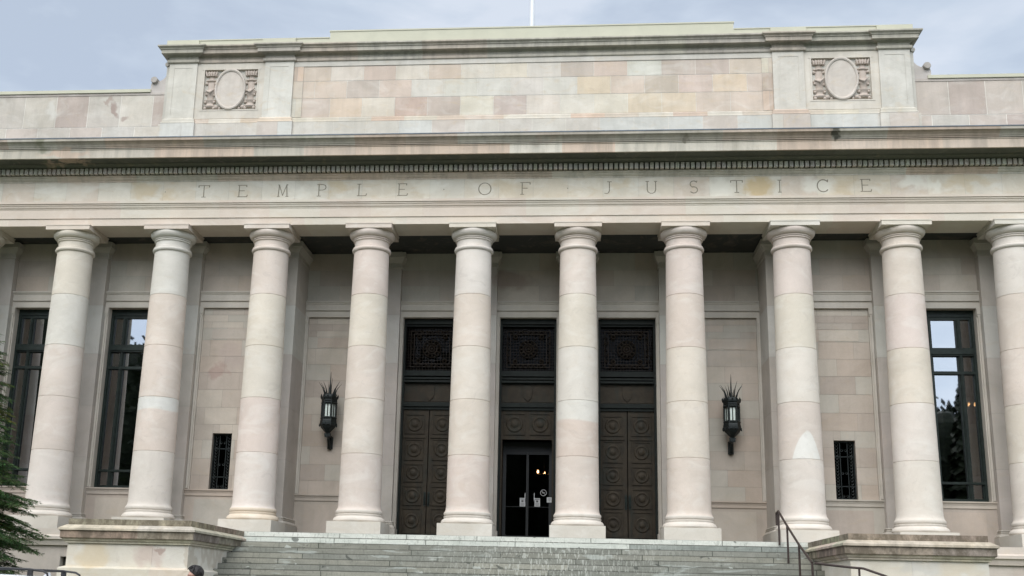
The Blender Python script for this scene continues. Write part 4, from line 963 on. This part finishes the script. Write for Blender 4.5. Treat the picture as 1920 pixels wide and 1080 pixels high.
    mb = MB(); mb.poly([(.20, 1.62), (.26, 1.69), (.31, 1.70), (.34, 1.62)], -.03, .03); bev(mb.build('antenna_fin', M['white'], c), .015)
    mb = MB(); mb.box(2.35, 2.385, -.45, .45, .55, .7); mb.box(2.33, 2.39, -.8, .8, .36, .48); mb.build('grille', M['blackplastic'], c)
    return c
suv((-8.30, -9.5 + .66, GZ), R_(1.2), 'silver car with black roof rails parked at the foot of the steps on the left')

# ------------------------------------------------------------------ person
M['skin'] = plain('skin', (.50, .30, .23), .55, 0, .06, 10)
M['hair'] = plain('dark hair', (.016, .013, .012), .6, 0, .5, 30, .4, .6)
M['jacket'] = plain('dark jacket cloth', (.05, .055, .07), .9, 0, .2, 12)
M['trouser'] = plain('grey trousers cloth', (.09, .09, .1), .9, 0, .2, 12)
M['shoe'] = plain('black shoes', (.02, .02, .02), .5)
def skin(name, V, Eg, Rd, mat, parent=None, sub=2):
    me = bpy.data.meshes.new(name); me.from_pydata(V, Eg, []); o = bpy.data.objects.new(name, me); scene.collection.objects.link(o)
    mo = o.modifiers.new('skin', 'SKIN'); mo.use_smooth_shade = True
    if not me.skin_vertices: me.attributes
    bpy.context.view_layer.objects.active = o
    sv = me.skin_vertices[0].data if me.skin_vertices else None
    if sv:
        for v, r in zip(sv, Rd): v.radius = r if isinstance(r, tuple) else (r, r)
        sv[0].use_root = True
    s = o.modifiers.new('sub', 'SUBSURF'); s.levels = sub; s.render_levels = sub
    me.materials.append(mat)
    if parent: o.parent = parent
    return o
def person(loc, rz, label):
    V = [(0, 0, .95), (0, 0, 1.12), (0, .01, 1.32), (0, 0, 1.44), (0, -.01, 1.53), (0, -.02, 1.60), (0, -.015, 1.68), (0, -.01, 1.735)]
    Eg = [(i, i + 1) for i in range(7)]; Rd = [(.15, .11), (.13, .10), (.16, .11), (.10, .08), .055, (.065, .085), (.078, .098), (.05, .07)]
    # nose
    V.append((0, -.125, 1.635)); Eg.append((5, 8)); Rd.append(.012)
    for s in (-1, 1):
        b = len(V); V += [(s * .085, -.005, 1.65)]; Eg.append((6, b)); Rd.append((.012, .02))
        b = len(V); V += [(s * .17, 0, 1.40), (s * .21, .02, 1.14), (s * .22, -.06, .92), (s * .22, -.08, .84)]
        Eg += [(3, b), (b, b + 1), (b + 1, b + 2), (b + 2, b + 3)]; Rd += [.055, .043, .030, (.02, .035)]
        for k, (dy, ln) in enumerate(((-.028, .075), (-.009, .085), (.010, .08), (.028, .065))):
            f = len(V); V += [(s * .22, -.085 + dy, .80), (s * .215, -.09 + dy, .80 - ln * .6), (s * .205, -.095 + dy, .80 - ln)]; Eg += [(b + 3, f), (f, f + 1), (f + 1, f + 2)]; Rd += [.0095, .0085, .0075]
        f = len(V); V += [(s * .20, -.125, .83), (s * .19, -.14, .80)]; Eg += [(b + 3, f), (f, f + 1)]; Rd += [.011, .009]
        b = len(V); V += [(s * .09, 0, .90), (s * .10, -.01, .50), (s * .10, .02, .09), (s * .105, -.08, .045), (s * .105, -.15, .03)]
        Eg += [(0, b), (b, b + 1), (b + 1, b + 2), (b + 2, b + 3), (b + 3, b + 4)]; Rd += [.09, .058, .042, .04, .03]
    pr = skin('person', V, Eg, Rd, M['skin'], sub=1); pr.location = loc; pr.rotation_euler = (0, 0, rz); tag(pr, label, 'person')
    V = [(0, 0, .93), (0, 0, 1.12), (0, .01, 1.32), (0, 0, 1.45)]; Eg = [(0, 1), (1, 2), (2, 3)]; Rd = [(.175, .13), (.155, .125), (.18, .13), (.09, .08)]
    for s in (-1, 1):
        b = len(V); V += [(s * .175, 0, 1.405), (s * .21, .02, 1.14), (s * .22, -.06, .90)]; Eg += [(2, b), (b, b + 1), (b + 1, b + 2)]; Rd += [.072, .06, .048]
    skin('jacket', V, Eg, Rd, M['jacket'], pr)
    V = [(0, 0, .97)]; Eg = []; Rd = [(.16, .12)]
    for s in (-1, 1):
        b = len(V); V += [(s * .09, 0, .88), (s * .10, -.01, .50), (s * .10, .02, .08)]; Eg += [(0, b), (b, b + 1), (b + 1, b + 2)]; Rd += [.105, .078, .065]
    skin('trousers', V, Eg, Rd, M['trouser'], pr)
    for s in (-1, 1): skin('shoe', [(s * .10, .05, .05), (s * .105, -.06, .045), (s * .105, -.17, .035)], [(0, 1), (1, 2)], [.05, .05, .035], M['shoe'], pr)
    # hair: cap of locks over the skull with a loose fringe
    hb = MB(); r3 = random.Random(3)
    n1, n2 = 22, 12
    for j in range(n2 + 1):
        th = math.pi * .64 * j / n2
        for i in range(n1):
            a = 2 * math.pi * i / n1; rr = 1.05 + .06 * r3.random(); front = max(0, -math.sin(a))
            th2 = th * (1 - .42 * front)
            hb.v.append((.088 * rr * math.sin(th2) * math.cos(a), .012 + .112 * rr * math.sin(th2) * math.sin(a), 1.685 + .105 * rr * math.cos(th2)))
    for j in range(n2):
        for i in range(n1): hb.f.append((j * n1 + i, j * n1 + (i + 1) % n1, (j + 1) * n1 + (i + 1) % n1, (j + 1) * n1 + i)); hb.t.append((1, 1, 1))
    for k in range(60):
        a = r3.uniform(0, 6.28); th = r3.uniform(.1, 1.6) * (1 if math.sin(a) > -.3 else .6); p0 = Vector((.09 * math.sin(th) * math.cos(a), .012 + .115 * math.sin(th) * math.sin(a), 1.69 + .105 * math.cos(th)))
        d_ = Vector((math.cos(a) * .25, math.sin(a) * .3 - .2, -.25)).normalized() * r3.uniform(.03, .055); hb.tube([p0, p0 + d_ * .5 + Vector((0, 0, .012)), p0 + d_], [.011, .010, .003], 5)
    hb.build('hair', M['hair'], pr, smooth=60)
    return pr
person((-4.40, -11.5, GZ + .03), R_(-70), 'dark-haired person seen in profile at the foot of the steps, only the head in view')
